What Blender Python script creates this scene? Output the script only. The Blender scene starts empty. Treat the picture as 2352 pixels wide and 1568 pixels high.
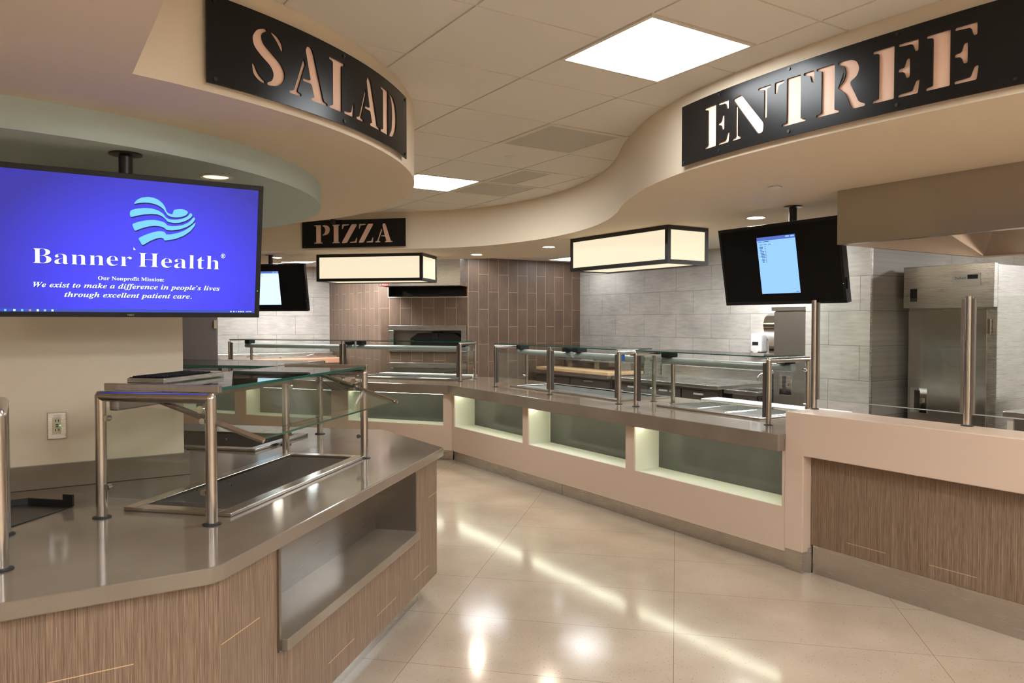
import bpy, bmesh, math, random
from mathutils import Matrix, Vector
random.seed(7)
PI = math.pi
SC = bpy.context.scene
COL = SC.collection

# ---------------------------------------------------------------- camera, world, exposure
HEAD = math.radians(32.8)
cam_d = bpy.data.cameras.new('camera'); cam_d.sensor_width = 36.0; cam_d.lens = 1740.0 / 2352.0 * 36.0
cam_d.clip_start = 0.02
cam = bpy.data.objects.new('camera', cam_d); COL.objects.link(cam)
cam.location = (0, 0, 1.6)
cam.rotation_euler = (PI / 2 - math.atan(46 / 1740.0), 0, -HEAD)
SC.camera = cam
world = bpy.data.worlds.new('world'); SC.world = world; world.use_nodes = True
world.node_tree.nodes['Background'].inputs[0].default_value = (1.0, 0.9, 0.8, 1)
world.node_tree.nodes['Background'].inputs[1].default_value = 0.05
SC.view_settings.view_transform = 'Standard'; SC.view_settings.look = 'None'
SC.view_settings.gamma = 1.0; SC.view_settings.use_curve_mapping = False
SC.view_settings.exposure = 0.50
SC.cycles.max_bounces = 8; SC.cycles.transparent_max_bounces = 24
SC.cycles.caustics_reflective = False; SC.cycles.caustics_refractive = False
SC.cycles.sample_clamp_indirect = 4.0; SC.cycles.blur_glossy = 0.5
SC.cycles.use_denoising = True
PANEL_E = 15.0       # troffer diffusers
FILL_E = 36.0        # unseen fill panels added behind the camera
KITCHEN_E = 46.0
SPOT_E = 260.0        # downlight lenses
BOX_E = 0.66         # lantern panes
LED_E = 20.0          # strips under the worktop
HOOD_E = 60.0

# ---------------------------------------------------------------- materials
def new_mat(name):
    m = bpy.data.materials.new(name); m.use_nodes = True
    nt = m.node_tree
    return m, nt, nt.nodes['Principled BSDF']
def N(nt, t, **kw):
    n = nt.nodes.new(t)
    for k, v in kw.items():
        if k in n.inputs: n.inputs[k].default_value = v
        else: setattr(n, k, v)
    return n
def L(nt, a, ao, b, bi): nt.links.new(a.outputs[ao], b.inputs[bi])
def ramp(nt, stops, interp='LINEAR'):
    r = nt.nodes.new('ShaderNodeValToRGB'); r.color_ramp.interpolation = interp
    els = r.color_ramp.elements
    while len(els) < len(stops): els.new(0.5)
    for e, (p, c) in zip(els, stops): e.position = p; e.color = (*c, 1)
    return r
def plain(name, col, rough=0.5, metal=0.0, spec=0.5, bump=0.0, bscale=200.0):
    m, nt, b = new_mat(name)
    b.inputs['Base Color'].default_value = (*col, 1); b.inputs['Roughness'].default_value = rough
    b.inputs['Metallic'].default_value = metal; b.inputs['Specular IOR Level'].default_value = spec
    if bump:
        tc = N(nt, 'ShaderNodeTexCoord'); no = N(nt, 'ShaderNodeTexNoise', Scale=bscale, Detail=3.0)
        bu = N(nt, 'ShaderNodeBump', Strength=bump, Distance=0.002)
        L(nt, tc, 'Object', no, 'Vector'); L(nt, no, 'Fac', bu, 'Height'); L(nt, bu, 'Normal', b, 'Normal')
    return m
def emit(name, col, strength):
    m, nt, b = new_mat(name)
    b.inputs['Base Color'].default_value = (*[c * .15 for c in col], 1); b.inputs['Roughness'].default_value = 0.4
    b.inputs['Emission Color'].default_value = (*col, 1); b.inputs['Emission Strength'].default_value = strength
    return m
def brushed(name, col=(.60, .575, .545), rough=.28, axis='z', amt=.05):
    m, nt, b = new_mat(name)
    tc = N(nt, 'ShaderNodeTexCoord'); mp = N(nt, 'ShaderNodeMapping')
    s = {'z': (160, 160, 2.0), 'h': (4, 4, 420), 'x': (2, 240, 240)}[axis]
    mp.inputs['Scale'].default_value = s
    no = N(nt, 'ShaderNodeTexNoise', Scale=1.0, Detail=4.0, Roughness=.6)
    no2 = N(nt, 'ShaderNodeTexNoise', Scale=2.2, Detail=2.0)
    L(nt, tc, 'Object', mp, 'Vector'); L(nt, mp, 'Vector', no, 'Vector'); L(nt, tc, 'Object', no2, 'Vector')
    r1 = N(nt, 'ShaderNodeMapRange'); r1.inputs[1].default_value = .3; r1.inputs[2].default_value = .7
    r1.inputs[3].default_value = rough - amt * .5; r1.inputs[4].default_value = rough + amt * .5
    L(nt, no, 'Fac', r1, 0); L(nt, r1, 0, b, 'Roughness')
    cr = ramp(nt, [(.3, [c * .95 for c in col]), (.7, [min(1, c * 1.03) for c in col])])
    mx = N(nt, 'ShaderNodeMath', operation='ADD'); ml = N(nt, 'ShaderNodeMath', operation='MULTIPLY'); ml.inputs[1].default_value = .5
    L(nt, no, 'Fac', mx, 0); L(nt, no2, 'Fac', mx, 1); L(nt, mx, 0, ml, 0); L(nt, ml, 0, cr, 'Fac')
    L(nt, cr, 'Color', b, 'Base Color'); b.inputs['Metallic'].default_value = 1.0
    return m
def along_nodes(nt, ang):
    """returns (along, z) sockets: along = x cos + y sin in world metres"""
    g = N(nt, 'ShaderNodeNewGeometry'); sp = N(nt, 'ShaderNodeSeparateXYZ'); L(nt, g, 'Position', sp, 'Vector')
    a = N(nt, 'ShaderNodeMath', operation='MULTIPLY'); a.inputs[1].default_value = math.cos(ang); L(nt, sp, 'X', a, 0)
    c = N(nt, 'ShaderNodeMath', operation='MULTIPLY_ADD'); c.inputs[1].default_value = math.sin(ang)
    L(nt, sp, 'Y', c, 0); nt.links.new(a.outputs[0], c.inputs[2])
    return g, c.outputs[0], sp.outputs['Z']
def brickwall(name, ang, vertical, w, h, mortar, c1, c2, mort, off=(0, 0), streak=(60, 4), rough=.45):
    m, nt, b = new_mat(name)
    g, al, z = along_nodes(nt, ang)
    cb = N(nt, 'ShaderNodeCombineXYZ')
    if vertical: nt.links.new(z, cb.inputs[0]); nt.links.new(al, cb.inputs[1])
    else: nt.links.new(al, cb.inputs[0]); nt.links.new(z, cb.inputs[1])
    mp = N(nt, 'ShaderNodeMapping'); mp.inputs['Location'].default_value = (off[0], off[1], 0); L(nt, cb, 'Vector', mp, 'Vector')
    br = N(nt, 'ShaderNodeTexBrick'); br.offset = .5; br.squash = 1.0
    br.inputs['Scale'].default_value = 1.0; br.inputs['Brick Width'].default_value = w; br.inputs['Row Height'].default_value = h
    br.inputs['Mortar Size'].default_value = mortar; br.inputs['Mortar Smooth'].default_value = .1; br.inputs['Bias'].default_value = 0
    br.inputs['Color1'].default_value = (.42, .42, .42, 1); br.inputs['Color2'].default_value = (.58, .58, .58, 1); br.inputs['Mortar'].default_value = (0, 0, 0, 1)
    L(nt, mp, 'Vector', br, 'Vector')
    ms = N(nt, 'ShaderNodeMapping'); ms.inputs['Scale'].default_value = (streak[0], streak[1], 1) if not vertical else (streak[1], streak[0], 1)
    L(nt, cb, 'Vector', ms, 'Vector')
    no = N(nt, 'ShaderNodeTexNoise', Scale=1.0, Detail=6.0, Roughness=.65); L(nt, ms, 'Vector', no, 'Vector')
    n2 = N(nt, 'ShaderNodeTexNoise', Scale=2.5, Detail=4.0); L(nt, cb, 'Vector', n2, 'Vector')
    ad = N(nt, 'ShaderNodeMath', operation='ADD'); L(nt, no, 'Fac', ad, 0); L(nt, n2, 'Fac', ad, 1)
    a2 = N(nt, 'ShaderNodeMath', operation='ADD'); L(nt, ad, 0, a2, 0); L(nt, br, 'Color', a2, 1)
    a3 = N(nt, 'ShaderNodeMath', operation='MULTIPLY'); a3.inputs[1].default_value = 1 / 3.; L(nt, a2, 0, a3, 0)
    cr = ramp(nt, [(.36, c1), (.64, c2)]); L(nt, a3, 0, cr, 'Fac')
    mix = N(nt, 'ShaderNodeMix', data_type='RGBA'); L(nt, br, 'Fac', mix, 0)
    L(nt, cr, 'Color', mix, 6); mix.inputs[7].default_value = (*mort, 1); L(nt, mix, 2, b, 'Base Color')
    b.inputs['Roughness'].default_value = rough
    bu = N(nt, 'ShaderNodeBump', Strength=.25, Distance=.003, invert=True); L(nt, br, 'Fac', bu, 'Height'); L(nt, bu, 'Normal', b, 'Normal')
    return m
def laminate(name, ang, period, z0, pw=.25):
    m, nt, b = new_mat(name)
    g, al, z = along_nodes(nt, ang)
    def noise(sa, sz, det=3.0, rg=.6):
        a = N(nt, 'ShaderNodeMath', operation='MULTIPLY'); a.inputs[1].default_value = sa; nt.links.new(al, a.inputs[0])
        c = N(nt, 'ShaderNodeMath', operation='MULTIPLY'); c.inputs[1].default_value = sz; nt.links.new(z, c.inputs[0])
        v = N(nt, 'ShaderNodeCombineXYZ'); L(nt, a, 0, v, 0); L(nt, c, 0, v, 1)
        n = N(nt, 'ShaderNodeTexNoise', Scale=1.0, Detail=det, Roughness=rg); L(nt, v, 0, n, 'Vector'); return n
    n1 = noise(430, 4, 2.0); n2 = noise(200, 1.6, 2.0); n3 = noise(800, 11, 1.0)
    ad = N(nt, 'ShaderNodeMath', operation='ADD'); L(nt, n1, 'Fac', ad, 0); L(nt, n2, 'Fac', ad, 1)
    a2 = N(nt, 'ShaderNodeMath', operation='ADD'); L(nt, ad, 0, a2, 0); L(nt, n3, 'Fac', a2, 1)
    a3 = N(nt, 'ShaderNodeMath', operation='MULTIPLY'); a3.inputs[1].default_value = 1 / 3.; L(nt, a2, 0, a3, 0)
    cr = ramp(nt, [(.40, (.112, .067, .041)), (.47, (.172, .110, .068)), (.54, (.232, .156, .100)), (.62, (.335, .240, .162))]); L(nt, a3, 0, cr, 'Fac')
    # short pale joints where one plank ends and the next begins
    row = N(nt, 'ShaderNodeMath', operation='DIVIDE'); row.inputs[1].default_value = pw; nt.links.new(al, row.inputs[0])
    fl = N(nt, 'ShaderNodeMath', operation='FLOOR'); L(nt, row, 0, fl, 0)
    of = N(nt, 'ShaderNodeMath', operation='MULTIPLY'); of.inputs[1].default_value = .5; L(nt, fl, 0, of, 0)
    zz = N(nt, 'ShaderNodeMath', operation='DIVIDE'); zz.inputs[1].default_value = period; nt.links.new(z, zz.inputs[0])
    sm = N(nt, 'ShaderNodeMath', operation='ADD'); L(nt, zz, 0, sm, 0); L(nt, of, 0, sm, 1)
    s2 = N(nt, 'ShaderNodeMath', operation='ADD'); s2.inputs[1].default_value = 4 - z0 / period; L(nt, sm, 0, s2, 0)
    fr = N(nt, 'ShaderNodeMath', operation='FRACT'); L(nt, s2, 0, fr, 0)
    lt = N(nt, 'ShaderNodeMath', operation='LESS_THAN'); lt.inputs[1].default_value = .0028 / period; L(nt, fr, 0, lt, 0)
    mix = N(nt, 'ShaderNodeMix', data_type='RGBA'); L(nt, lt, 0, mix, 0); L(nt, cr, 'Color', mix, 6)
    mix.inputs[7].default_value = (.60, .40, .21, 1); L(nt, mix, 2, b, 'Base Color')
    b.inputs['Roughness'].default_value = .42
    return m
def quartz(name, c):
    m, nt, b = new_mat(name)
    tc = N(nt, 'ShaderNodeTexCoord'); no = N(nt, 'ShaderNodeTexNoise', Scale=900.0, Detail=2.0); n2 = N(nt, 'ShaderNodeTexNoise', Scale=3.0, Detail=3.0)
    L(nt, tc, 'Object', no, 'Vector'); L(nt, tc, 'Object', n2, 'Vector')
    ad = N(nt, 'ShaderNodeMath', operation='ADD'); L(nt, no, 'Fac', ad, 0); L(nt, n2, 'Fac', ad, 1)
    ml = N(nt, 'ShaderNodeMath', operation='MULTIPLY'); ml.inputs[1].default_value = .5; L(nt, ad, 0, ml, 0)
    cr = ramp(nt, [(.38, [x * .86 for x in c]), (.62, [x * 1.12 for x in c])]); L(nt, ml, 0, cr, 'Fac'); L(nt, cr, 'Color', b, 'Base Color')
    b.inputs['Roughness'].default_value = .10; b.inputs['Specular IOR Level'].default_value = .55
    return m
def glass_mat(name, tint=(.95, .975, .96)):
    m, nt, b = new_mat(name); nt.nodes.remove(b)
    out = nt.nodes['Material Output']
    tr = N(nt, 'ShaderNodeBsdfTransparent'); tr.inputs[0].default_value = (*tint, 1)
    gl = N(nt, 'ShaderNodeBsdfGlossy'); gl.inputs['Roughness'].default_value = .01
    lw = N(nt, 'ShaderNodeLayerWeight'); lw.inputs['Blend'].default_value = .5
    pw = N(nt, 'ShaderNodeMath', operation='POWER'); pw.inputs[1].default_value = 5.0; L(nt, lw, 'Facing', pw, 0)
    fr = N(nt, 'ShaderNodeMath', operation='MULTIPLY_ADD'); fr.inputs[1].default_value = .93; fr.inputs[2].default_value = .04; L(nt, pw, 0, fr, 0)
    mx = N(nt, 'ShaderNodeMixShader'); L(nt, fr, 0, mx, 0); L(nt, tr, 0, mx, 1); L(nt, gl, 0, mx, 2); L(nt, mx, 0, out, 'Surface')
    return m
def floor_mat():
    m, nt, b = new_mat('terrazzo')
    g = N(nt, 'ShaderNodeNewGeometry')
    mp = N(nt, 'ShaderNodeMapping'); mp.inputs['Rotation'].default_value = (0, 0, -PI / 4); L(nt, g, 'Position', mp, 'Vector')
    sp = N(nt, 'ShaderNodeSeparateXYZ'); L(nt, mp, 'Vector', sp, 'Vector')
    def line(out, off, per, wd):
        a = N(nt, 'ShaderNodeMath', operation='ADD'); a.inputs[1].default_value = off; nt.links.new(out, a.inputs[0])
        d = N(nt, 'ShaderNodeMath', operation='DIVIDE'); d.inputs[1].default_value = per; L(nt, a, 0, d, 0)
        f = N(nt, 'ShaderNodeMath', operation='FRACT'); L(nt, d, 0, f, 0)
        l = N(nt, 'ShaderNodeMath', operation='LESS_THAN'); l.inputs[1].default_value = wd / per; L(nt, f, 0, l, 0); return l
    l1 = line(sp.outputs[0], -3.3515 + 6.096, .6075, .003); l2 = line(sp.outputs[1], 12.19, 1.219, .003)
    lm = N(nt, 'ShaderNodeMath', operation='MAXIMUM'); L(nt, l1, 0, lm, 0); L(nt, l2, 0, lm, 1)
    n1 = N(nt, 'ShaderNodeTexNoise', Scale=2.0, Detail=4.0); L(nt, g, 'Position', n1, 'Vector')
    n2 = N(nt, 'ShaderNodeTexVoronoi', Scale=170.0); L(nt, g, 'Position', n2, 'Vector')
    n3 = N(nt, 'ShaderNodeTexVoronoi', Scale=48.0); L(nt, g, 'Position', n3, 'Vector')
    cr = ramp(nt, [(.35, (.41, .315, .235)), (.65, (.48, .38, .29))]); L(nt, n1, 'Fac', cr, 'Fac')
    c2 = ramp(nt, [(.0, (.74, .74, .74)), (.3, (1, 1, 1)), (1, (1.0, 1.0, 1.0))]); L(nt, n2, 'Distance', c2, 'Fac')
    mu = N(nt, 'ShaderNodeMix', data_type='RGBA', blend_type='MULTIPLY'); mu.inputs[0].default_value = .8; L(nt, cr, 'Color', mu, 6); L(nt, c2, 'Color', mu, 7)
    c3 = ramp(nt, [(.0, (.30, .24, .19)), (.10, (.42, .36, .30)), (.14, (1, 1, 1))]); L(nt, n3, 'Distance', c3, 'Fac')
    m3 = N(nt, 'ShaderNodeMix', data_type='RGBA', blend_type='MULTIPLY'); m3.inputs[0].default_value = .8; L(nt, mu, 2, m3, 6); L(nt, c3, 'Color', m3, 7)
    mj = N(nt, 'ShaderNodeMix', data_type='RGBA'); L(nt, lm, 0, mj, 0); L(nt, m3, 2, mj, 6); mj.inputs[7].default_value = (.22, .15, .09, 1); L(nt, mj, 2, b, 'Base Color')
    n4 = N(nt, 'ShaderNodeTexNoise', Scale=6.0, Detail=3.0); L(nt, g, 'Position', n4, 'Vector')
    rr = N(nt, 'ShaderNodeMapRange'); rr.inputs[3].default_value = .09; rr.inputs[4].default_value = .16; L(nt, n4, 'Fac', rr, 0); L(nt, rr, 0, b, 'Roughness')
    b.inputs['Specular IOR Level'].default_value = .36
    return m
def screen_blue():
    m, nt, b = new_mat('blue_desktop')
    tc = N(nt, 'ShaderNodeTexCoord'); mp = N(nt, 'ShaderNodeMapping')
    mp.inputs['Location'].default_value = (-.10, 0.0, .22); mp.inputs['Scale'].default_value = (1.25, 0, 1.6)
    L(nt, tc, 'Object', mp, 'Vector')
    ln = N(nt, 'ShaderNodeVectorMath', operation='LENGTH'); L(nt, mp, 'Vector', ln, 0)
    cr = ramp(nt, [(.05, (.055, .060, 1.0)), (.35, (.040, .042, .85)), (.75, (.018, .018, .34))]); L(nt, ln, 'Value', cr, 'Fac')
    b.inputs['Base Color'].default_value = (.005, .005, .02, 1); b.inputs['Roughness'].default_value = .35
    L(nt, cr, 'Color', b, 'Emission Color'); b.inputs['Emission Strength'].default_value = .85
    return m
def wood(name, c1, c2):
    m, nt, b = new_mat(name)
    tc = N(nt, 'ShaderNodeTexCoord'); mp = N(nt, 'ShaderNodeMapping'); mp.inputs['Scale'].default_value = (30, 2.5, 30)
    no = N(nt, 'ShaderNodeTexNoise', Scale=1.0, Detail=5.0); L(nt, tc, 'Object', mp, 'Vector'); L(nt, mp, 'Vector', no, 'Vector')
    cr = ramp(nt, [(.35, c1), (.65, c2)]); L(nt, no, 'Fac', cr, 'Fac'); L(nt, cr, 'Color', b, 'Base Color'); b.inputs['Roughness'].default_value = .5
    return m

M = dict(keyplastic=plain('matt_key_plastic', (.014, .014, .015), .75, spec=.12),
    kick=brushed('kick_plate_steel', (.60, .57, .53), .26, 'h', .04),
    drywall=plain('beige_paint', (.73, .615, .46), .7, bump=.08, bscale=180), tile=plain('acoustic_tile', (.74, .70, .62), .9, bump=.2, bscale=420),
    grid=plain('ceiling_grid_paint', (.72, .68, .60), .6), blue=plain('grey_blue_paint', (.50, .60, .58), .7),
    soffit=plain('soffit_paint', (.60, .545, .43), .7), cream=plain('cream_solid_surface', (.60, .455, .35), .38, bump=.03, bscale=60),
    liner=plain('pale_niche_lining', (.76, .76, .62), .5), galv=plain('galvanised_steel', (.52, .53, .52), .42, .75), slate=quartz('dark_grey_back_panel', (.10, .098, .088)),
    steel=brushed('brushed_steel', axis='h'), steelh=brushed('brushed_steel_horizontal', axis='h'), tube=brushed('polished_tube', (.60, .55, .50), .2, 'z', .08),
    dsteel=brushed('dull_steel', (.45, .42, .385), .33, 'h', .05), chrome=plain('chrome', (.8, .78, .75), .06, 1.0),
    quartz=quartz('taupe_quartz', (.205, .162, .122)), black=plain('black_metal', (.012, .011, .011), .35), blackp=plain('black_plastic', (.010, .010, .011), .42, spec=.3),
    signblack=plain('satin_black_panel', (.008, .0075, .0075), .27, spec=.28, bump=.02), peach=plain('peach_backing', (.82, .54, .39), .55), rubber=plain('black_rubber', (.02, .02, .02), .6),
    glass=glass_mat('clear_glass'), gedge=plain('green_glass_edge', (.010, .085, .062), .08), frost=plain('grey_lamp_lens', (.36, .39, .38), .22),
    lam_d=laminate('striped_laminate_diagonal', PI / 4, .76, .62), lam_x=laminate('striped_laminate_front', 0, .76, .62), lam_y=laminate('striped_laminate_side', PI / 2, 1.3, .25),
    floor=floor_mat(), panel=emit('troffer_diffuser', (.96, 1.0, 1.03), PANEL_E), panel_mid=emit('mid_troffer_diffuser', (.97, 1.0, 1.02), 31.0), panel_far=emit('far_troffer_diffuser', (.97, 1.0, 1.02), 7.5), panel_fill=emit('fill_panel_diffuser', (.96, 1.0, 1.03), FILL_E), panel_kitchen=emit('kitchen_troffer_diffuser', (.97, 1.0, 1.02), KITCHEN_E), spot=emit('downlight_lens', (1.0, .88, .72), SPOT_E),
    dimspot=emit('dim_downlight_lens', (1.0, .86, .62), 1.0), lantern=emit('lantern_pane', (1.0, .86, .62), BOX_E), led=emit('led_strip', (.95, 1.0, .78), LED_E),
    hoodlamp=emit('hood_lamp', (1.0, .93, .82), HOOD_E), white=plain('white_plastic', (.66, .64, .61), .35), board=plain('white_cutting_board', (.80, .79, .74), .4),
    salmon=plain('salmon_cutting_board', (.62, .30, .19), .5), maple=wood('maple_board', (.56, .36, .19), (.70, .47, .27)), darkdoor=plain('dark_bronze_panel', (.075, .06, .052), .4),
    ivory=plain('ivory_plastic', (.62, .55, .36), .4), green=emit('green_indicator', (.1, 1.0, .15), 2.0), paper=plain('paper', (.80, .78, .72), .8),
    red=plain('red_label', (.45, .03, .02), .4), bluetape=plain('blue_tape', (.03, .16, .52), .6), trimw=plain('white_trim', (.70, .64, .54), .5),
    copper=brushed('warm_filter_steel', (.50, .37, .27), .33, 'x'), perf=plain('perforated_grey', (.54, .50, .43), .8, bump=.6, bscale=300),
    blue_scr=screen_blue(), logo=emit('light_blue_logo', (.13, .46, 1.0), 1.0), logodark=plain('logo_shadow_blue', (.004, .004, .16), .5), txt=emit('white_screen_text', (.85, .97, 1.0), 1.0),
    taskbar=emit('taskbar_blue', (.02, .05, .38), 1.0), winblue=emit('pale_blue_window', (.235, .46, 1.0), 1.0), winhead=emit('window_heading', (.07, .12, .42), 1.0), wincyan=emit('pale_cyan_window', (.58, .84, 1.0), 1.0),
    wintext=plain('dark_screen_text', (.01, .02, .10), .5),
    graywall_r=brickwall('grey_tile_right', PI / 2, False, .6096, .305, .002, (.30, .275, .245), (.58, .545, .495), (.12, .11, .10), off=(-6.343 + 6.096, -1.388 + 1.525 + .305), streak=(6, 32)),
    graywall_b=brickwall('grey_tile_back', 0, False, .6096, .305, .002, (.30, .275, .245), (.58, .545, .495), (.12, .11, .10), off=(.2, -1.388 + 1.525 + .305), streak=(6, 32)),
    brown_x=brickwall('brown_tile_back', 0, True, .498, .1665, .0022, (.078, .048, .033), (.178, .115, .079), (.46, .31, .18), off=(-.030 + .498, -.113 + .1665 * 2)),
    brown_y=brickwall('brown_tile_side', PI / 2, True, .498, .1665, .0022, (.078, .048, .033), (.178, .115, .079), (.46, .31, .18), off=(.2, 0)),
    brown_d=brickwall('brown_tile_oven', -PI / 4, True, .498, .1665, .0022, (.078, .048, .033), (.178, .115, .079), (.46, .31, .18), off=(.2, .04)),
)

# ---------------------------------------------------------------- mesh helpers
R45 = Matrix.Rotation(PI / 4, 4, 'Z')       # local (u, w, z): u = away along the aisle, w = to the left
R36 = Matrix.Rotation(math.radians(36), 4, 'Z')
I4 = Matrix.Identity(4)
class MB:
    def __init__(self, mtx=I4): self.bm = bmesh.new(); self.m = mtx; self.mi = 0
    def _v(self, p): return self.bm.verts.new(self.m @ Vector(p))
    def face(self, pts):
        f = self.bm.faces.new([self._v(p) for p in pts]); f.material_index = self.mi; f.smooth = False; return f
    def box(self, x0, x1, y0, y1, z0, z1, bev=0.0, seg=2):
        t = MB(self.m); t.mi = self.mi
        P = [(x, y, z) for z in (z0, z1) for y in (y0, y1) for x in (x0, x1)]
        v = [t._v(p) for p in P]
        for q in ((0, 2, 3, 1), (4, 5, 7, 6), (0, 1, 5, 4), (2, 6, 7, 3), (0, 4, 6, 2), (1, 3, 7, 5)):
            t.bm.faces.new([v[i] for i in q]).material_index = self.mi
        if bev > 0: bmesh.ops.bevel(t.bm, geom=t.bm.edges[:], offset=bev, segments=seg, affect='EDGES', profile=.5)
        for f in t.bm.faces: f.material_index = self.mi; f.smooth = False
        self.merge(t); return self
    def merge(self, o):
        me = bpy.data.meshes.new('tmp'); o.bm.to_mesh(me); self.bm.from_mesh(me); bpy.data.meshes.remove(me); o.bm.free()
    def prism(self, poly, z0, z1, bev=0.0):
        t = MB(self.m)
        a = [t._v((x, y, z0)) for x, y in poly]; b = [t._v((x, y, z1)) for x, y in poly]
        n = len(poly)
        t.bm.faces.new(a[::-1]); t.bm.faces.new(b)
        for i in range(n): t.bm.faces.new([a[i], a[(i + 1) % n], b[(i + 1) % n], b[i]])
        bmesh.ops.recalc_face_normals(t.bm, faces=t.bm.faces[:])
        if bev: bmesh.ops.bevel(t.bm, geom=t.bm.edges[:], offset=bev, segments=2, affect='EDGES', profile=.5)
        for f in t.bm.faces: f.material_index = self.mi; f.smooth = False
        self.merge(t); return self
    def tube(self, pts, r, n=16, cap=True):
        pts = [Vector(p) for p in pts]; rings = []
        for i, p in enumerate(pts):
            d = (pts[min(i + 1, len(pts) - 1)] - pts[max(i - 1, 0)]).normalized()
            if 0 < i < len(pts) - 1:
                d1 = (p - pts[i - 1]).normalized(); d2 = (pts[i + 1] - p).normalized(); k = 1 / max(.5, math.sqrt((1 + d1.dot(d2)) / 2))
            else: k = 1
            up = Vector((0, 0, 1)) if abs(d.z) < .95 else Vector((1, 0, 0))
            if i == 0: a = d.cross(up).normalized()
            else: a = (a - d * a.dot(d)).normalized()
            b = d.cross(a).normalized()
            rings.append([self._v(p + a * (r * math.cos(2 * PI * j / n)) + b * (r * math.sin(2 * PI * j / n))) for j in range(n)])
        for A, B in zip(rings[:-1], rings[1:]):
            for j in range(n):
                f = self.bm.faces.new([A[j], A[(j + 1) % n], B[(j + 1) % n], B[j]]); f.material_index = self.mi; f.smooth = n > 4
        if cap:
            for q in (rings[0][::-1], rings[-1]): f = self.bm.faces.new(q); f.material_index = self.mi; f.smooth = False
        return self
    def lathe(self, c, prof, n=24, axis=Vector((0, 0, 1))):
        c = Vector(c); q = Vector((0, 0, 1)).rotation_difference(axis).to_matrix(); rings = []
        for r, h in prof: rings.append([self._v(c + q @ Vector((r * math.cos(2 * PI * j / n), r * math.sin(2 * PI * j / n), h))) for j in range(n)])
        for A, B in zip(rings[:-1], rings[1:]):
            for j in range(n):
                f = self.bm.faces.new([A[j], A[(j + 1) % n], B[(j + 1) % n], B[j]]); f.material_index = self.mi; f.smooth = n > 4
        for q2 in (rings[0][::-1], rings[-1]): self.bm.faces.new(q2).material_index = self.mi
        return self

ROOT = {}
def link(name, data, parent=None):
    o = bpy.data.objects.new(name, data); COL.objects.link(o)
    if parent is not None: o.parent = parent; ROOT[o.name] = ROOT[parent.name]
    return o
def tag(o, label, cat=None, group=None, kind=None):
    if label: o['label'] = label
    if cat: o['category'] = cat
    if group: o['group'] = group
    if kind: o['kind'] = kind
    return o
def thing(name, label, cat, loc, rotz=0, group=None):
    o = link(name, None); o.location = loc; o.rotation_euler = (0, 0, rotz); o.empty_display_size = .1
    ROOT[o.name] = Matrix.Translation(loc) @ Matrix.Rotation(rotz, 4, 'Z')
    return tag(o, label, cat, group)
def part(name, mb, mat, parent=None, label=None, smooth=40, normals=True):
    """mb is in world coordinates; returns ONE mesh object"""
    bm = mb.bm
    if normals: bmesh.ops.recalc_face_normals(bm, faces=bm.faces[:])
    me = bpy.data.meshes.new(name)
    if parent is not None: bmesh.ops.transform(bm, matrix=ROOT[parent.name].inverted(), verts=bm.verts[:])
    else:
        c = sum((v.co for v in bm.verts), Vector()) / max(1, len(bm.verts)); c.z = min(v.co.z for v in bm.verts)
        bmesh.ops.translate(bm, vec=-c, verts=bm.verts[:])
    if smooth == 40:
        for e in bm.edges:
            if len(e.link_faces) == 2 and e.calc_face_angle(0) > .7: e.smooth = False
    bm.to_mesh(me); bm.free()
    mats = mat if isinstance(mat, (list, tuple)) else [mat]
    for x in mats: me.materials.append(M[x] if isinstance(x, str) else x)
    if smooth == 40: pass
    elif smooth:
        me.shade_smooth(); me.set_sharp_from_angle(angle=math.radians(smooth))
    o = link(name, me, parent)
    if parent is None: o.location = c; ROOT[o.name] = Matrix.Translation(c)
    if label: o['label'] = label
    return o
def structure(name, mb, mat, smooth=40, label=None):
    return tag(part(name, mb, mat, smooth=smooth), label, kind='structure')
def dup(root, loc, label=None, rotz=None):
    r = root.copy(); COL.objects.link(r); r.location = loc
    if rotz is not None: r.rotation_euler = (0, 0, rotz)
    if label: r['label'] = label
    for ch in list(root.children):
        c = ch.copy(); COL.objects.link(c); c.parent = r
        for g in ch.children: d = g.copy(); COL.objects.link(d); d.parent = c
    return r
def text_mb(s, size, mtx, depth=.0, align='LEFT', sx=1.0, shear=0.0, fit=None, off=0.0):
    cu = bpy.data.curves.new('t', 'FONT'); cu.body = s; cu.size = size; cu.extrude = depth; cu.align_x = align; cu.resolution_u = 4; cu.shear = shear; cu.offset = off
    ob = bpy.data.objects.new('t', cu); me = bpy.data.meshes.new_from_object(ob)
    mb = MB(mtx); xs = [v.co.x for v in me.vertices] or [0]
    x0, x1 = min(xs), max(xs); k = sx
    off = 0
    if fit: k = (fit[1] - fit[0]) / max(1e-6, x1 - x0); off = fit[0] - x0 * k
    for v in me.vertices: v.co.x = v.co.x * k + off
    vs = [mb._v(v.co) for v in me.vertices]
    for p in me.polygons:
        try: mb.bm.faces.new([vs[i] for i in p.vertices])
        except ValueError: pass
    bpy.data.objects.remove(ob); bpy.data.curves.remove(cu); bpy.data.meshes.remove(me)
    return mb
BOLD = lambda s: ''.join(chr(0x1D400 + ord(c) - 65) if c.isupper() else chr(0x1D41A + ord(c) - 97) if c.islower() else c for c in s)
BOLDIT = lambda s: ''.join(chr(0x1D468 + ord(c) - 65) if c.isupper() else chr(0x1D482 + ord(c) - 97) if c.islower() else c for c in s)

# ---------------------------------------------------------------- the setting
SZ, CZ, KZ, DZ, IT_ = 2.385, 2.79, 2.505, 2.27, .8765
structure('floor', MB().prism([(-7, -6), (9.5, -6), (9.5, 14), (-7, 14)], -.1, 0), 'floor', smooth=0)

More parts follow.
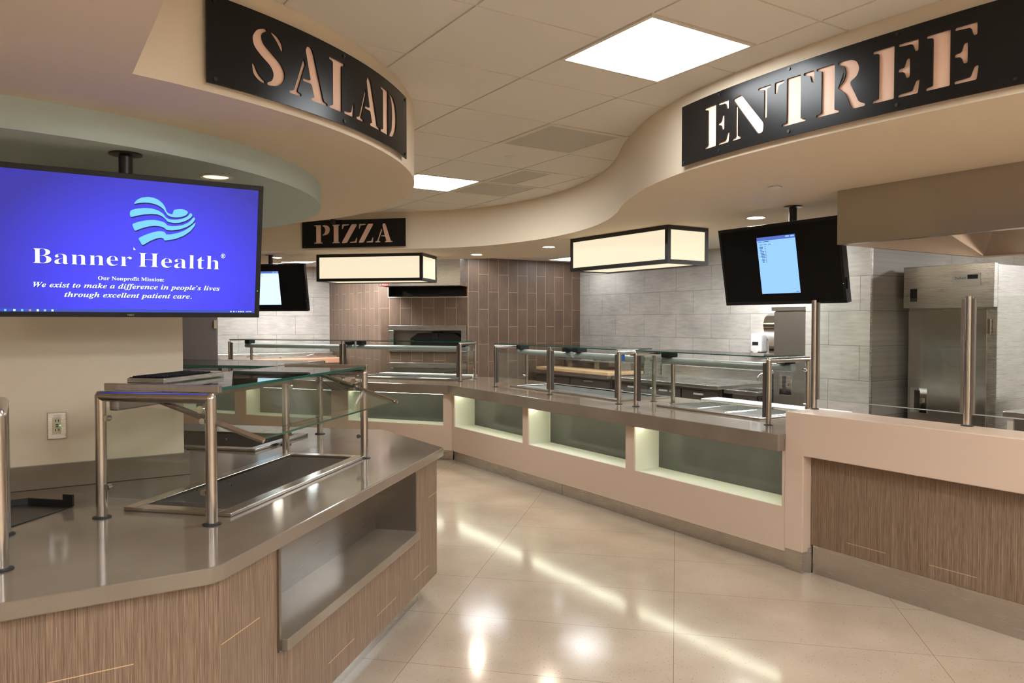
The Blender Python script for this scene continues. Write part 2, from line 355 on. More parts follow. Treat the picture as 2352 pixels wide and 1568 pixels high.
ENT = [(3.35, -5.9), (3.3, -1.5), (3.1, .2), (2.98, .8), (2.9, 1.2), (2.86, 1.6), (2.845, 2.0), (2.86, 2.4), (2.905, 2.75), (2.965, 3.0), (3.06, 3.27), (3.2, 3.56), (3.4, 3.90),
       (3.62, 4.22), (3.82, 4.57), (3.98, 4.95), (4.10, 5.40), (4.155, 5.9), (4.125, 6.35), (4.05, 6.70), (3.91, 7.02), (3.72, 7.29), (3.40, 7.62), (3.05, 7.95), (2.63, 8.34), (2.2, 8.66), (1.6, 8.98), (.5, 9.35), (-1, 9.62), (-7, 9.8)]
def catmull(P, n=5):
    out = []
    for i in range(len(P) - 1):
        p0, p1, p2, p3 = [Vector(P[max(0, min(len(P) - 1, j))]) for j in (i - 1, i, i + 1, i + 2)]
        for k in range(n):
            t = k / n
            out.append(tuple(.5 * ((2 * p1) + (p2 - p0) * t + (2 * p0 - 5 * p1 + 4 * p2 - p3) * t * t + (3 * p1 - p0 - 3 * p2 + p3) * t ** 3)))
    return out + [tuple(P[-1])]
ENTC = catmull(ENT)
# main ceiling: dropped tiles in a white grid
mb = MB(); g = MB()
gx = [2.66 + .6096 * k for k in range(-15, 4)]; gy = [3.10 + .6096 * k for k in range(-15, 12)]
TRO = [(2.0504, 2.186), (2.66, 5.538), (.8312, -.557), (2.0504, -.557), (2.0504, -2.386), (.8312, -2.386), (2.0504, -4.214), (.8312, -4.214)]  # all after the first two are unseen panels added for fill light
VENT = [(2.66, 3.7096, .6096), (3.2696, 4.9288, .34), (3.2696, 5.538, .6096)]
HOLES = [(x, y, x + .6096, y + .6096) for x, y in TRO] + [(x, y, x + w, y + .6096) for x, y, w in VENT]
for i in range(len(gx) - 1):
    for j in range(len(gy) - 1):
        cells = [(gx[i], gy[j], gx[i + 1], gy[j + 1])]
        for h in HOLES:
            nxt = []
            for c in cells:
                if c[2] <= h[0] + .01 or c[0] >= h[2] - .01 or c[3] <= h[1] + .01 or c[1] >= h[3] - .01: nxt.append(c); continue
                if c[1] < h[1] - .02: nxt.append((c[0], c[1], c[2], h[1]))
                if c[3] > h[3] + .02: nxt.append((c[0], h[3], c[2], c[3]))
                if c[2] > h[2] + .02: nxt.append((h[2], max(c[1], h[1]), c[2], min(c[3], h[3])))
            cells = nxt
        for (a, b_, c_, d) in cells:
            e = .006; lo = CZ - .006
            a2, b2, c2, d2 = a + e, b_ + e, c_ - e, d - e
            mb.face([(a2, b2, lo), (c2, b2, lo), (c2, d2, lo), (a2, d2, lo)])
            for p, q in (((a2, b2), (c2, b2)), ((c2, b2), (c2, d2)), ((c2, d2), (a2, d2)), ((a2, d2), (a2, b2))):
                mb.face([(*p, lo), (*q, lo), (*q, CZ), (*p, CZ)])
mb.mi = 1
mb.face([(gx[0], gy[0], CZ), (gx[-1], gy[0], CZ), (gx[-1], gy[-1], CZ), (gx[0], gy[-1], CZ)])
structure('ceiling', mb, ['tile', 'grid'], smooth=0)
# entree and pizza soffit: S-curved fascia and flat underside
back = [(-7, 16), (-2.9, 15.9), (5.33, 7.67), (5.36, 7.0), (5.36, -5.9)]
mb = MB()
for (a, b_) in zip(ENTC[:-1], ENTC[1:]): mb.face([(*a, SZ), (*b_, SZ), (*b_, CZ + .05), (*a, CZ + .05)])
mb.face([(*p, SZ) for p in ENTC] + [(-7, 13.0, SZ), (0.0, 13.0, SZ)] + [(*p, SZ) for p in back[2:]])
for (a, b_) in zip([(0., 13.)] + back[2:-1], back[2:]): mb.face([(*a, SZ), (*b_, SZ), (*b_, KZ), (*a, KZ)])
bmesh.ops.remove_doubles(mb.bm, verts=mb.bm.verts[:], dist=.0005)
bmesh.ops.triangulate(mb.bm, faces=[f for f in mb.bm.faces if len(f.verts) > 4])
structure('trim_1', mb, 'drywall', smooth=35)
structure('ceiling_kitchen', MB().prism([(5.36, -5.9), (9.5, -5.9), (9.5, 14), (-7, 14), (-7, 13), (0, 13), (5.33, 7.67), (5.36, 7)], KZ, KZ + .05), 'tile', smooth=0)
# salad soffit: round fascia with a flat underside
CS = Vector((-.197, 4.94)); RS = 2.305
a0 = math.atan2(2.694 - CS.y, .3 - CS.x); arc = [(CS.x + RS * math.cos(a0 + (math.radians(112) - a0) * k / 60), CS.y + RS * math.sin(a0 + (math.radians(112) - a0) * k / 60)) for k in range(61)]
out = [(.3, -5.9)] + arc + [(-5.5, arc[-1][1]), (-5.5, -5.9)]
mb = MB()
for a, b_ in zip(out, out[1:] + out[:1]): mb.face([(*a, SZ), (*b_, SZ), (*b_, CZ + .05), (*a, CZ + .05)])
mb.face([(*p, SZ) for p in out])
bmesh.ops.remove_doubles(mb.bm, verts=mb.bm.verts[:], dist=.0005)
structure('trim_2', mb, 'drywall', smooth=35)
RD = 1.77
structure('trim_3', MB().prism([(CS.x + RD * math.cos(2 * PI * k / 96), CS.y + RD * math.sin(2 * PI * k / 96)) for k in range(96)], DZ, SZ + .01), 'blue', smooth=35)
# column in the middle of the island
COLM = structure('column', MB().box(-1.1, .632, 3.86, 5.3, IT_, DZ + .01), 'drywall', smooth=0)
# kitchen walls
structure('wall_right', MB().box(7.26, 7.4, 3.91, 9.45, 0, KZ + .03), 'graywall_r', smooth=0)
mb = MB().box(6.12, 7.3, 3.8, 4.45, 0, KZ + .03); mb.mi = 1; mb.box(6.112, 6.128, 3.792, 3.808, 0, KZ, .002)
w = structure('wall_pillar', mb, ['graywall_r', 'steel'], smooth=0)
structure('wall_kitchen', MB().box(6.128, 9.5, 3.802, 3.9, 0, KZ + .03), 'graywall_b', smooth=0)
structure('wall_east', MB().box(9.4, 9.5, -6, 3.85, 0, KZ + .03), 'graywall_r', smooth=0)
structure('wall_back', MB().box(5.267, 7.3, 9.319, 9.45, 0, KZ + .03), 'brown_x', smooth=0)
# oven wall, with two openings
UO = 14.587 / math.sqrt(2)
WL, WR = (10.242 - 4.345) / math.sqrt(2), (9.319 - 5.268) / math.sqrt(2)
ws = [WR, 2.882, 4.05, WL]; zs = [0, .62, 1.005, 1.17, 1.54, 1.948, 2.10, KZ + .03]
mb = MB(R45)
for i in range(3):
    for j in range(7):
        if i == 1 and j in (1, 3, 5): continue
        mb.box(UO, UO + .06, ws[i], ws[i + 1], zs[j], zs[j + 1])
structure('wall_oven', mb, 'brown_d', smooth=0)
structure('wall_side', MB().box(4.345, 4.45, 10.242, 12.5, 0, KZ + .03), 'brown_y', smooth=0)
structure('wall_far', MB().box(-7, 4.4, 12.43, 12.55, 0, KZ + .03), 'graywall_b', smooth=0)
# the rest of the room behind the camera
structure('wall_left', MB().box(-7, -6.9, -6, 12.5, 0, 3.0), 'drywall', smooth=0)
structure('wall_rear', MB().box(-7, 9.5, -6, -5.9, 0, 3.0), 'drywall', smooth=0)

# ---------------------------------------------------------------- lights in the ceilings
def troffer(x, y, z, label, group, lens):
    t = thing('ceiling_light', label, 'ceiling light', (x + .3048, y + .3048, z - .012), 0, group)
    mb = MB()
    for a in ((x + .004, x + .605, y + .004, y + .022), (x + .004, x + .605, y + .588, y + .605), (x + .004, x + .022, y + .022, y + .588), (x + .588, x + .605, y + .022, y + .588)): mb.box(*a, z - .010, z + .004)
    part('frame', mb, 'trimw', t, smooth=0)
    part('diffuser', MB().box(x + .022, x + .588, y + .022, y + .588, z - .004, z + .002), lens, t, 'glowing white diffuser', smooth=0)
    return t
tl = ['large glowing square ceiling panel in front of the ENTREE sign', 'glowing ceiling panel partly hidden by the edge of the SALAD soffit']
KIT = [(6.42, 8.42, 'ceiling panel over the kitchen, cut off by the lantern beside it'), (3.1, 10.95, 'ceiling panel over the pizza kitchen, seen above the partly hidden menu screen'), (8.3, 1.0, 'unseen ceiling panel added to light the kitchen beyond the hood')]  # the last panel is out of view, added to light the kitchen
KIT += [(x, y, 'unseen kitchen ceiling panel, read from floor glare or added for light') for x, y in ((5.64, 7.17), (4.95, 8.57), (5.46, 4.6), (5.46, -.4), (7.6, 1.6), (3.5, 9.75), (6.4, 4.9))]  # first two read from floor glare, the rest added to brighten the kitchen
FILLP = [(x, y, SZ, 'unseen panel added to the low soffit behind the camera for fill light') for x, y in ((-1.6, -.9), (-1.6, -3.6), (-3.9, .6), (-3.9, -2.5))] + [(x, y, CZ, 'unseen square ceiling panel added behind the camera for fill light') for x, y in TRO[2:]]  # unseen panels added behind the camera to brighten the room
GT = 'square troffer lights'
t0 = troffer(*TRO[0], CZ, tl[0], GT, 'panel')
troffer(*TRO[1], CZ, tl[1], GT, 'panel_mid')
k0 = troffer(KIT[1][0], KIT[1][1], KZ, KIT[1][2], GT, 'panel_kitchen')
f0 = troffer(KIT[0][0], KIT[0][1], KZ, KIT[0][2], GT, 'panel_far')
for x, y, lb in [KIT[3], KIT[4]]: dup(f0, (x + .3048, y + .3048, KZ - .012), lb)
for x, y, lb in [KIT[2]] + KIT[5:]: dup(k0, (x + .3048, y + .3048, KZ - .012), lb)
r0 = troffer(*FILLP[0][:3], FILLP[0][3], GT, 'panel_fill')
for x, y, z, lb in FILLP[1:]: dup(r0, (x + .3048, y + .3048, z - .012), lb)
def downlight(x, y, z, lens, label):
    t = thing('downlight', label, 'downlight', (x, y, z), 0, 'recessed downlights')
    part('trim_ring', MB().lathe((x, y, z), [(.058, .01), (.058, -.002), (.066, -.006), (.075, -.003), (.076, .0)]), 'trimw', t)
    part('lens', MB().lathe((x, y, z), [(.0005, .004), (.056, .004), (.056, -.001), (.0005, -.003)]), lens, t)
    return t
downlight(.759, 3.712, DZ, 'dimspot', 'dim downlight in the grey-blue disc above the blue television')
d0 = downlight(4.656, 3.828, SZ, 'spot', 'bright downlight beside the pole of the right-hand menu screen')
for x, y, lb in ((4.47, 7.70, 'bright downlight between the PIZZA lantern and the brown tile wall'), (4.65, 6.50, 'bright downlight left of the lantern near ENTREE'), (2.62, 9.40, 'downlight beside the pole of the partly hidden menu screen')):
    dup(d0, (x, y, SZ), lb)
for x, y in ((3.9, 1.2),): dup(d0, (x, y, SZ), 'downlight hidden from view in the serving soffit')
def vent(x, y, w, label):
    t = thing('ceiling_vent', label, 'vent', (x + w / 2, y + .3048, CZ - .01), 0, 'return air vents')
    mb = MB()
    for a in ((x + .004, x + w - .004, y + .004, y + .04), (x + .004, x + w - .004, y + .57, y + .605), (x + .004, x + .04, y + .04, y + .57), (x + w - .04, x + w - .004, y + .04, y + .57)): mb.box(*a, CZ - .009, CZ + .003)
    part('frame', mb, 'trimw', t, smooth=0)
    part('perforated_plate', MB().box(x + .04, x + w - .04, y + .04, y + .57, CZ - .006, CZ), 'perf', t, smooth=0)
vent(*VENT[0], 'square perforated ceiling vent nearest the ENTREE soffit curve')
vent(*VENT[1], 'narrow grey ceiling vent behind the round sprinkler cover')
vent(*VENT[2], 'square ceiling vent beside the half-hidden ceiling panel')
def sprinkler(x, y, z, label):
    t = thing('sprinkler_cover', label, 'sprinkler', (x, y, z), 0, 'concealed sprinkler covers')
    part('cover_plate', MB().lathe((x, y, z), [(.001, -.009), (.036, -.008), (.04, -.004), (.04, -.003), (.001, -.003)]), 'trimw', t)
    part('cup', MB().lathe((x, y, z), [(.001, .004), (.03, .004), (.03, -.004), (.001, -.004)]), 'grid', t)
    return t
s0 = sprinkler(2.953, 4.605, CZ - .004, 'round white sprinkler cover in the middle of the tiled ceiling')
dup(s0, (3.698, 2.904, SZ), 'sprinkler cover on the soffit under the ENTREE sign')
dup(s0, (2.519, 8.859, SZ), 'sprinkler cover left of the PIZZA lantern')
dup(s0, (4.165, 6.74, SZ), 'sprinkler cover on the soffit between two downlights')

# ---------------------------------------------------------------- stencil signs
def soft(poly, r=.03):
    out = []; n = len(poly)
    for i in range(n):
        p0, p, p1 = Vector(poly[i - 1]), Vector(poly[i]), Vector(poly[(i + 1) % n])
        d0, d1 = (p0 - p), (p1 - p)
        k0 = min(r, d0.length * .42); k1 = min(r, d1.length * .42)
        a = p + d0.normalized() * k0; b_ = p + d1.normalized() * k1
        for t in (0, .33, .67, 1): out.append(tuple(a * (1 - t) ** 2 + p * 2 * t * (1 - t) + b_ * t * t))
    return out
ST = [(0, 0), (.42, 0), (.42, 1), (0, 1), (0, .95), (.12, .93), (.12, .07), (0, .05)]
STR = [(0, 0), (.52, 0), (.52, .05), (.42, .07), (.42, 1), (0, 1), (0, .95), (.12, .93), (.12, .07), (0, .05)]
GL = {
 'E': (.9, [(ST, .025), ([(.49, 1), (.86, 1), (.86, .78), (.80, .78), (.75, .93), (.49, .945)], .03), ([(.49, .47), (.60, .46), (.64, .33), (.71, .33), (.71, .69), (.64, .69), (.60, .54), (.49, .53)], .04), ([(.49, 0), (.86, 0), (.89, .25), (.82, .25), (.75, .07), (.49, .055)], .03)]),
 'N': (1.18, [([(0, 0), (.30, 0), (.30, .05), (.20, .07), (.20, .74), (.13, .79), (.13, .07), (0, .05)], .025), ([(.03, .96), (.30, 1.0), (.98, .20), (.96, .0), (.82, -.01)], .06), ([(.82, 1), (1.18, 1), (1.18, .95), (1.07, .93), (1.07, .30), (.99, .30), (.99, .93), (.82, .95)], .025)]),
 'T': (1.0, [([(.2, 0), (.82, 0), (.82, .05), (.69, .07), (.69, 1), (.33, 1), (.33, .07), (.2, .05)], .025), ([(0, .75), (.06, .75), (.11, .92), (.26, .945), (.26, 1), (0, 1)], .03), ([(.76, 1), (1.02, 1), (1.02, .75), (.96, .75), (.91, .92), (.76, .945)], .03)]),
 'R': (1.06, [(STR, .025), ([(.49, 1), (.72, 1.0), (.90, .92), (.96, .76), (.90, .62), (.74, .54), (.86, .30), (.95, .10), (1.08, .05), (1.08, 0), (.80, 0), (.66, .34), (.50, .47), (.50, .51), (.62, .60), (.67, .75), (.62, .90), (.49, .945)], .07)]),
 'S': (.8, [([(.34, 1.0), (.14, .93), (.03, .77), (.07, .61), (.22, .49), (.44, .36), (.51, .23), (.46, .10), (.35, .05), (.36, 0), (.58, .03), (.75, .16), (.78, .32), (.68, .47), (.46, .60), (.28, .72), (.24, .84), (.28, .92), (.37, .955)], .10), ([(.45, .99), (.60, .94), (.71, .84), (.74, .69), (.68, .69), (.60, .81), (.52, .89), (.45, .94)], .06), ([(.02, .31), (.08, .31), (.14, .18), (.24, .09), (.31, .06), (.31, .01), (.18, .03), (.05, .12)], .06)]),
 'A': (1.04, [([(0, 0), (.30, 0), (.30, .05), (.20, .07), (.42, .64), (.37, .74), (.11, .07), (0, .05)], .025), ([(.42, .91), (.47, 1.0), (.58, 1.0), (.64, .91), (.93, .07), (1.04, .05), (1.04, 0), (.57, 0), (.57, .05), (.66, .07), (.575, .31), (.34, .31), (.36, .37), (.555, .37)], .035)]),
 'L': (.87, [([(0, 1), (.52, 1), (.52, .95), (.42, .93), (.42, 0), (0, 0), (0, .05), (.12, .07), (.12, .93), (0, .95)], .025), ([(.49, 0), (.84, 0), (.87, .28), (.80, .28), (.74, .08), (.49, .055)], .03)]),
 'D': (.99, [([(0, 1), (.42, 1), (.42, 0), (0, 0), (0, .05), (.12, .07), (.12, .93), (0, .95)], .025), ([(.49, 1), (.74, .95), (.92, .78), (.98, .5), (.92, .22), (.74, .05), (.49, 0), (.49, .05), (.62, .16), (.67, .5), (.62, .84), (.49, .95)], .12)]),
 'P': (.95, [(STR, .025), ([(.49, 1), (.76, .98), (.92, .88), (.96, .72), (.90, .55), (.74, .45), (.49, .42), (.49, .47), (.62, .55), (.67, .72), (.62, .88), (.49, .945)], .10)]),
 'I': (.46, [([(0, 0), (.46, 0), (.46, .05), (.38, .07), (.38, .93), (.46, .95), (.46, 1), (0, 1), (0, .95), (.08, .93), (.08, .07), (0, .05)], .025)]),
 'Z': (.88, [([(-.01, .03), (.02, -.01), (.30, 0), (.88, .95), (.86, 1.0), (.56, 1.0)], .05), ([(.02, 1), (.42, 1), (.42, .95), (.13, .92), (.07, .75), (0, .75)], .03), ([(.46, 0), (.86, 0), (.89, .27), (.83, .27), (.75, .08), (.46, .05)], .03)]),
}
def cut_panel(length, z0, z1, letters, lz0, lz1):
    """letters: [(char, s0, s1)] along the panel; flat panel in (s, z) with the letters cut through"""
    cu = bpy.data.curves.new('p', 'CURVE'); cu.dimensions = '2D'; cu.fill_mode = 'BOTH'; cu.extrude = .0035
    def spl(pts):
        s = cu.splines.new('POLY'); s.points.add(len(pts) - 1); s.use_cyclic_u = True
        for p, q in zip(s.points, pts): p.co = (q[0], q[1], 0, 1)
    spl([(0, z0), (length, z0), (length, z1), (0, z1)])
    for ch, a, b_ in letters:
        w, pieces = GL[ch]
        for poly, r in pieces:
            spl([(a + x / w * (b_ - a), lz0 + y * (lz1 - lz0)) for x, y in soft(poly, r)])
    ob = bpy.data.objects.new('p', cu); me = bpy.data.meshes.new_from_object(ob)
    bm = bmesh.new(); bm.from_mesh(me)
    bpy.data.objects.remove(ob); bpy.data.curves.remove(cu); bpy.data.meshes.remove(me)
    n = int(length / .035)
    for i in range(1, n):
        bmesh.ops.bisect_plane(bm, geom=bm.verts[:] + bm.edges[:] + bm.faces[:], plane_co=(length * i / n, 0, 0), plane_no=(1, 0, 0), dist=1e-5)
    return bm
def sign(name, label, length, z0, z1, letters, place, loc, bolts):
    """place(s, z, d) -> world point; d is the distance out from the fascia"""
    t = thing(name, label, 'sign', loc)
    bm = cut_panel(length, z0, z1, letters, 2.457, 2.66)
    for v in bm.verts: v.co = place(v.co.x, v.co.y, .0225 + v.co.z)
    mb = MB(); mb.bm.free(); mb.bm = bm
    part('panel', mb, 'signblack', t, 'black panel with stencil letters cut out', smooth=30)
    mb = MB(); n = 48
    def slab(d0, d1, s0, s1, za, zb):
        for k in range(n):
            a, b_ = s0 + (s1 - s0) * k / n, s0 + (s1 - s0) * (k + 1) / n
            mb.face([place(a, za, d1), place(b_, za, d1), place(b_, zb, d1), place(a, zb, d1)])
            mb.face([place(a, za, d0), place(a, za, d1), place(a, zb, d1), place(a, zb, d0)]) if k == 0 else None
            mb.face([place(b_, za, d0), place(b_, zb, d0), place(b_, zb, d1), place(b_, za, d1)]) if k == n - 1 else None
            mb.face([place(a, za, d0), place(b_, za, d0), place(b_, za, d1), place(a, za, d1)])
            mb.face([place(a, zb, d0), place(a, zb, d1), place(b_, zb, d1), place(b_, zb, d0)])
    slab(.0, .018, .08, length - .08, z0 + .02, z1 - .02)
    part('backing', mb, 'peach', t, 'peach backing seen through the letters', smooth=30)
    for s, z in bolts:
        p = place(s, z, .025); q = place(s, z, .030)
        part('bolt', MB().tube([p, q], .007, 10), 'black', t)
    return t
CR = RS
A0 = math.radians(-71.78)
def pl_salad(s, z, d):
    a = A0 + s / 2.325; r = CR + d
    return Vector((CS.x + r * math.cos(a), CS.y + r * math.sin(a), z))
sign('salad_sign', 'curved black sign with SALAD cut out in peach letters', 1.33, 2.408, 2.708, [('S', .17, .329), ('A', .344, .552), ('L', .563, .737), ('A', .751, .961), ('D', .97, 1.168)], pl_salad, pl_salad(.66, 2.408, 0), [(.03, 2.425), (.03, 2.69), (1.30, 2.425), (1.30, 2.69), (.66, 2.425), (.66, 2.69)])
EL = [0]
for a, b_ in zip(ENTC[:-1], ENTC[1:]): EL.append(EL[-1] + (Vector(b_) - Vector(a)).length)
def ent_at(s):
    for i in range(len(EL) - 1):
        if EL[i] <= s <= EL[i + 1]:
            a, b_ = Vector(ENTC[i]), Vector(ENTC[i + 1]); k = (s - EL[i]) / (EL[i + 1] - EL[i])
            h = .12
            return a + (b_ - a) * k
def ent_n(s):
    d = (ent_at(s + .08) - ent_at(s - .08)).normalized()
    return Vector((-d.y, d.x))
SE0 = min(range(2000), key=lambda k: (ent_at(EL[-1] * k / 2000) - Vector((2.925, 2.8585))).length if ent_at(EL[-1] * k / 2000) else 99) * EL[-1] / 2000
def pl_ent(s, z, d):
    p = ent_at(SE0 - s) + ent_n(SE0 - s) * d
    return Vector((p.x, p.y, z))
sign('entree_sign', 'curved black sign with ENTREE cut out in peach letters', 1.69, 2.408, 2.715, [('E', .191, .373), ('N', .385, .622), ('T', .643, .842), ('R', .857, 1.07), ('E', 1.103, 1.287), ('E', 1.307, 1.488)], pl_ent, pl_ent(.8, 2.408, 0), [(.02, 2.425), (.30, 2.43), (.30, 2.70), (.72, 2.43), (.72, 2.70), (1.2, 2.43), (1.2, 2.70), (1.6, 2.43)])
SP0 = min(range(2000), key=lambda k: (ent_at(EL[-1] * k / 2000) - Vector((2.631, 8.339))).length) * EL[-1] / 2000
P0v, P1v = Vector((2.625, 8.345)), Vector((3.489, 7.504)); PD = (P1v - P0v).normalized(); PN = Vector((PD.y, -PD.x))
def pl_piz(s, z, d):
    p = P0v + PD * s + PN * (d + .005); return Vector((p.x, p.y, z))
k = .00352
def pz(a): return .14 + a * .915
sign('pizza_sign', 'black sign with PIZZA cut out in peach letters', 1.2, 2.41, 2.71, [('P', pz(0), pz(.206)), ('I', pz(.234), pz(.334)), ('Z', pz(.357), pz(.552)), ('Z', pz(.572), pz(.756)), ('A', pz(.78), pz(1.0))], pl_piz, pl_piz(.6, 2.41, 0), [(.03, 2.43), (.03, 2.69), (1.17, 2.43), (1.17, 2.69)])
# small camera above the PIZZA sign
p = pl_piz(.40, 2.69, .10)
t = thing('security_camera', 'small dark security camera at the top edge of the PIZZA sign', 'camera', p)
part('bracket', MB().box(p.x - .04, p.x + .04, p.y - .02, p.y + .03, p.z + .02, p.z + .045, .004), 'dsteel', t)
part('lens_housing', MB().lathe(p + Vector((0, 0, -.015)), [(.001, -.02), (.02, -.016), (.03, 0), (.03, .03), (.001, .035)]), 'blackp', t)

# ---------------------------------------------------------------- hanging lanterns
def lantern(label, loc, rotz, ln, dp, h):
    """front face at local y=0 running along +x; depth towards +y"""
    Mx = Matrix.Translation(loc) @ Matrix.Rotation(rotz, 4, 'Z')
    t = thing('lantern', label, 'light box', loc, rotz, 'rectangular lanterns over the counters')
    b_ = .034; mb = MB(Mx)
    for x in (0, ln - b_):
        for y in (0, dp - b_): mb.box(x, x + b_, y, y + b_, 0, h)
    for z in (0, h - b_):
        for y in (0, dp - b_): mb.box(b_, ln - b_, y, y + b_, z, z + b_)
        for x in (0, ln - b_): mb.box(x, x + b_, b_, dp - b_, z, z + b_)
    part('frame', mb, 'black', t, 'black metal frame', smooth=0)
    e = .010
    for nm, a in (('pane', (b_, ln - b_, e, e + .004, b_, h - b_)), ('pane', (b_, ln - b_, dp - e - .004, dp - e, b_, h - b_)), ('pane', (e, e + .004, b_, dp - b_, b_, h - b_)), ('pane', (ln - e - .004, ln - e, b_, dp - b_, b_, h - b_)), ('bottom_pane', (b_, ln - b_, b_, dp - b_, e, e + .004))):
        part(nm, MB(Mx).box(*a), 'lantern', t, 'glowing cream pane', smooth=0)
    return t
lantern('lantern with black frame hanging over the entree counter', (4.40, 5.80, 2.073), -PI / 2, 1.305, .47, .311)
lantern('lantern with black frame hanging under the PIZZA sign', (2.904, 8.754, 2.068), math.atan2(-.91, .933), 1.303, .56, .316)

# ---------------------------------------------------------------- screens
def screen(name, label, cat, center, rotz, tilt, pole_xy, ztop, W=.985, H=.557, group=None):
    """local: x right along the screen, z up, facing -y"""
    t = thing(name, label, cat, center, rotz, group)
    Mx = ROOT[t.name] @ Matrix.Rotation(tilt, 4, 'X')
    mb = MB(Mx); b_ = .020
    mb.box(-W / 2, W / 2, .004, .045, -H / 2, H / 2, .004)
    mb.box(-W / 2 + .1, W / 2 - .1, .04, .075, -H / 2 + .08, H / 2 - .08, .01)
    for a in ((-W / 2, W / 2, -.006, .006, H / 2 - b_, H / 2), (-W / 2, W / 2, -.006, .006, -H / 2, -H / 2 + b_), (-W / 2, -W / 2 + b_, -.006, .006, -H / 2 + b_, H / 2 - b_), (W / 2 - b_, W / 2, -.006, .006, -H / 2 + b_, H / 2 - b_)): mb.box(*a, .0015)
    part('casing', mb, 'blackp', t)
    c = Vector(center); px, py = pole_xy
    mb = MB().tube([(px, py, c.z - .05), (px, py, ztop - .004)], .026, 18)
    part('pole', mb, 'black', t)
    part('ceiling_flange', MB().lathe((px, py, ztop), [(.001, 0), (.062, 0), (.062, -.006), (.03, -.012), (.001, -.012)]), 'black', t)
    q = ROOT[t.name].inverted() @ Vector((px, py, c.z))
    part('tilt_bracket', MB(ROOT[t.name]).box(-.09, .09, .06, max(.09, q.y + .02), -.09, .09, .004), 'black', t)
    return t, Mx
tv, Mx = screen('television', 'wide television showing the Banner Health blue desktop', 'television', (.362, 3.30, 1.8925), 0, math.radians(9.5), (.352, 3.40), DZ)
W, H = .985, .557
SCR = part('display', MB(Mx).box(-.473, .473, -.004, .002, -.2585, .2585), 'blue_scr', tv, 'blue desktop picture', smooth=0)
F = Mx @ Matrix.Rotation(PI / 2, 4, 'X')       # text plane: x right, y up, z towards the viewer
def lay(d): return F @ Matrix.Translation((0, 0, d))
part('taskbar', MB(F).box(-.473, .473, -.2585, -.247, .0042, .0046), 'taskbar', SCR, smooth=0)
LOGO = [
 [(0.002, 0.1647), (0.012, 0.18), (0.028, 0.191), (0.052, 0.1961), (0.072, 0.1951), (0.09, 0.1881), (0.105, 0.1759), (0.115, 0.1608), (0.119, 0.1465), (0.126, 0.1384), (0.139, 0.1353), (0.155, 0.1363), (0.17, 0.1394), (0.181, 0.1435), (0.185, 0.1486), (0.181, 0.1516), (0.167, 0.1526), (0.144, 0.1526), (0.154, 0.1557), (0.17, 0.1586), (0.185, 0.1577), (0.196, 0.1526), (0.199, 0.1465), (0.193, 0.1365), (0.176, 0.1282), (0.155, 0.1243), (0.136, 0.1253), (0.124, 0.1304), (0.116, 0.1414), (0.109, 0.1535), (0.095, 0.1637), (0.078, 0.1708), (0.058, 0.1739), (0.04, 0.1739), (0.019, 0.1698)],
 [(-0.009, 0.1394), (0.012, 0.1475), (0.04, 0.1526), (0.067, 0.1526), (0.091, 0.1465), (0.109, 0.1343), (0.118, 0.1202), (0.131, 0.1151), (0.152, 0.1151), (0.177, 0.1202), (0.198, 0.1314), (0.208, 0.1475), (0.217, 0.1384), (0.209, 0.1263), (0.192, 0.1141), (0.171, 0.1049), (0.148, 0.1019), (0.125, 0.1049), (0.117, 0.1141), (0.106, 0.1243), (0.088, 0.1314), (0.064, 0.1314), (0.037, 0.1272), (0.014, 0.1212), (-0.008, 0.1131), (-0.011, 0.1253)],
 [(-0.003, 0.0876), (0.02, 0.0978), (0.049, 0.1059), (0.076, 0.109), (0.1, 0.1059), (0.115, 0.1009), (0.122, 0.0917), (0.134, 0.0888), (0.155, 0.0898), (0.18, 0.0958), (0.202, 0.108), (0.222, 0.1314), (0.227, 0.1231), (0.217, 0.1059), (0.196, 0.0898), (0.168, 0.0776), (0.14, 0.0725), (0.12, 0.0725), (0.113, 0.0806), (0.097, 0.0857), (0.076, 0.0866), (0.053, 0.0815), (0.029, 0.0725), (0.007, 0.0613)],
 [(0.019, 0.034), (0.041, 0.0472), (0.068, 0.0593), (0.092, 0.0664), (0.107, 0.0664), (0.116, 0.0623), (0.119, 0.0543), (0.137, 0.0562), (0.162, 0.0633), (0.187, 0.0745), (0.208, 0.0907), (0.228, 0.111), (0.226, 0.0968), (0.209, 0.0735), (0.184, 0.0533), (0.153, 0.039), (0.113, 0.0299), (0.111, 0.038), (0.101, 0.0411), (0.086, 0.038), (0.065, 0.0279), (0.034, 0.0066)]]
def poly_mb(polys, mtx, r=.006):
    mb = MB(mtx)
    for p in polys: mb.face([(x, y, 0) for x, y in soft(p, r)])
    bmesh.ops.triangulate(mb.bm, faces=mb.bm.faces[:]); return mb
part('emblem_shadow', poly_mb([[(x + .0012, y - .005) for x, y in p] for p in LOGO], lay(.0044)), 'logodark', SCR, smooth=0, normals=False)
part('emblem', poly_mb(LOGO, lay(.0052)), 'logo', SCR, 'light blue waving banner emblem', smooth=0, normals=False)
def scr_text(nm, s, size, y, x0, x1, d=.0054, mat='txt', off=0.0):
    if mat == 'txt': part('letter_shadow', text_mb(s, size, lay(d - .0006) @ Matrix.Translation((.0016, y - .0022, 0)), fit=(x0, x1), off=off), 'logodark', SCR, smooth=0, normals=False)
    return part(nm, text_mb(s, size, lay(d) @ Matrix.Translation((0, y, 0)), fit=(x0, x1), off=off), mat, SCR, smooth=0, normals=False)
scr_text('lettering', BOLD('Banner'), .0815, -.0775, -.332, -.003, off=-.0011)
scr_text('lettering', BOLD('Health'), .0815, -.0775, .020, .324, off=-.0011)
scr_text('lettering', '\u00ae', .026, -.030, .329, .346)
scr_text('lettering', BOLD('Our Nonprofit Mission') + ':', .0205, -.1333, -.119, .114)
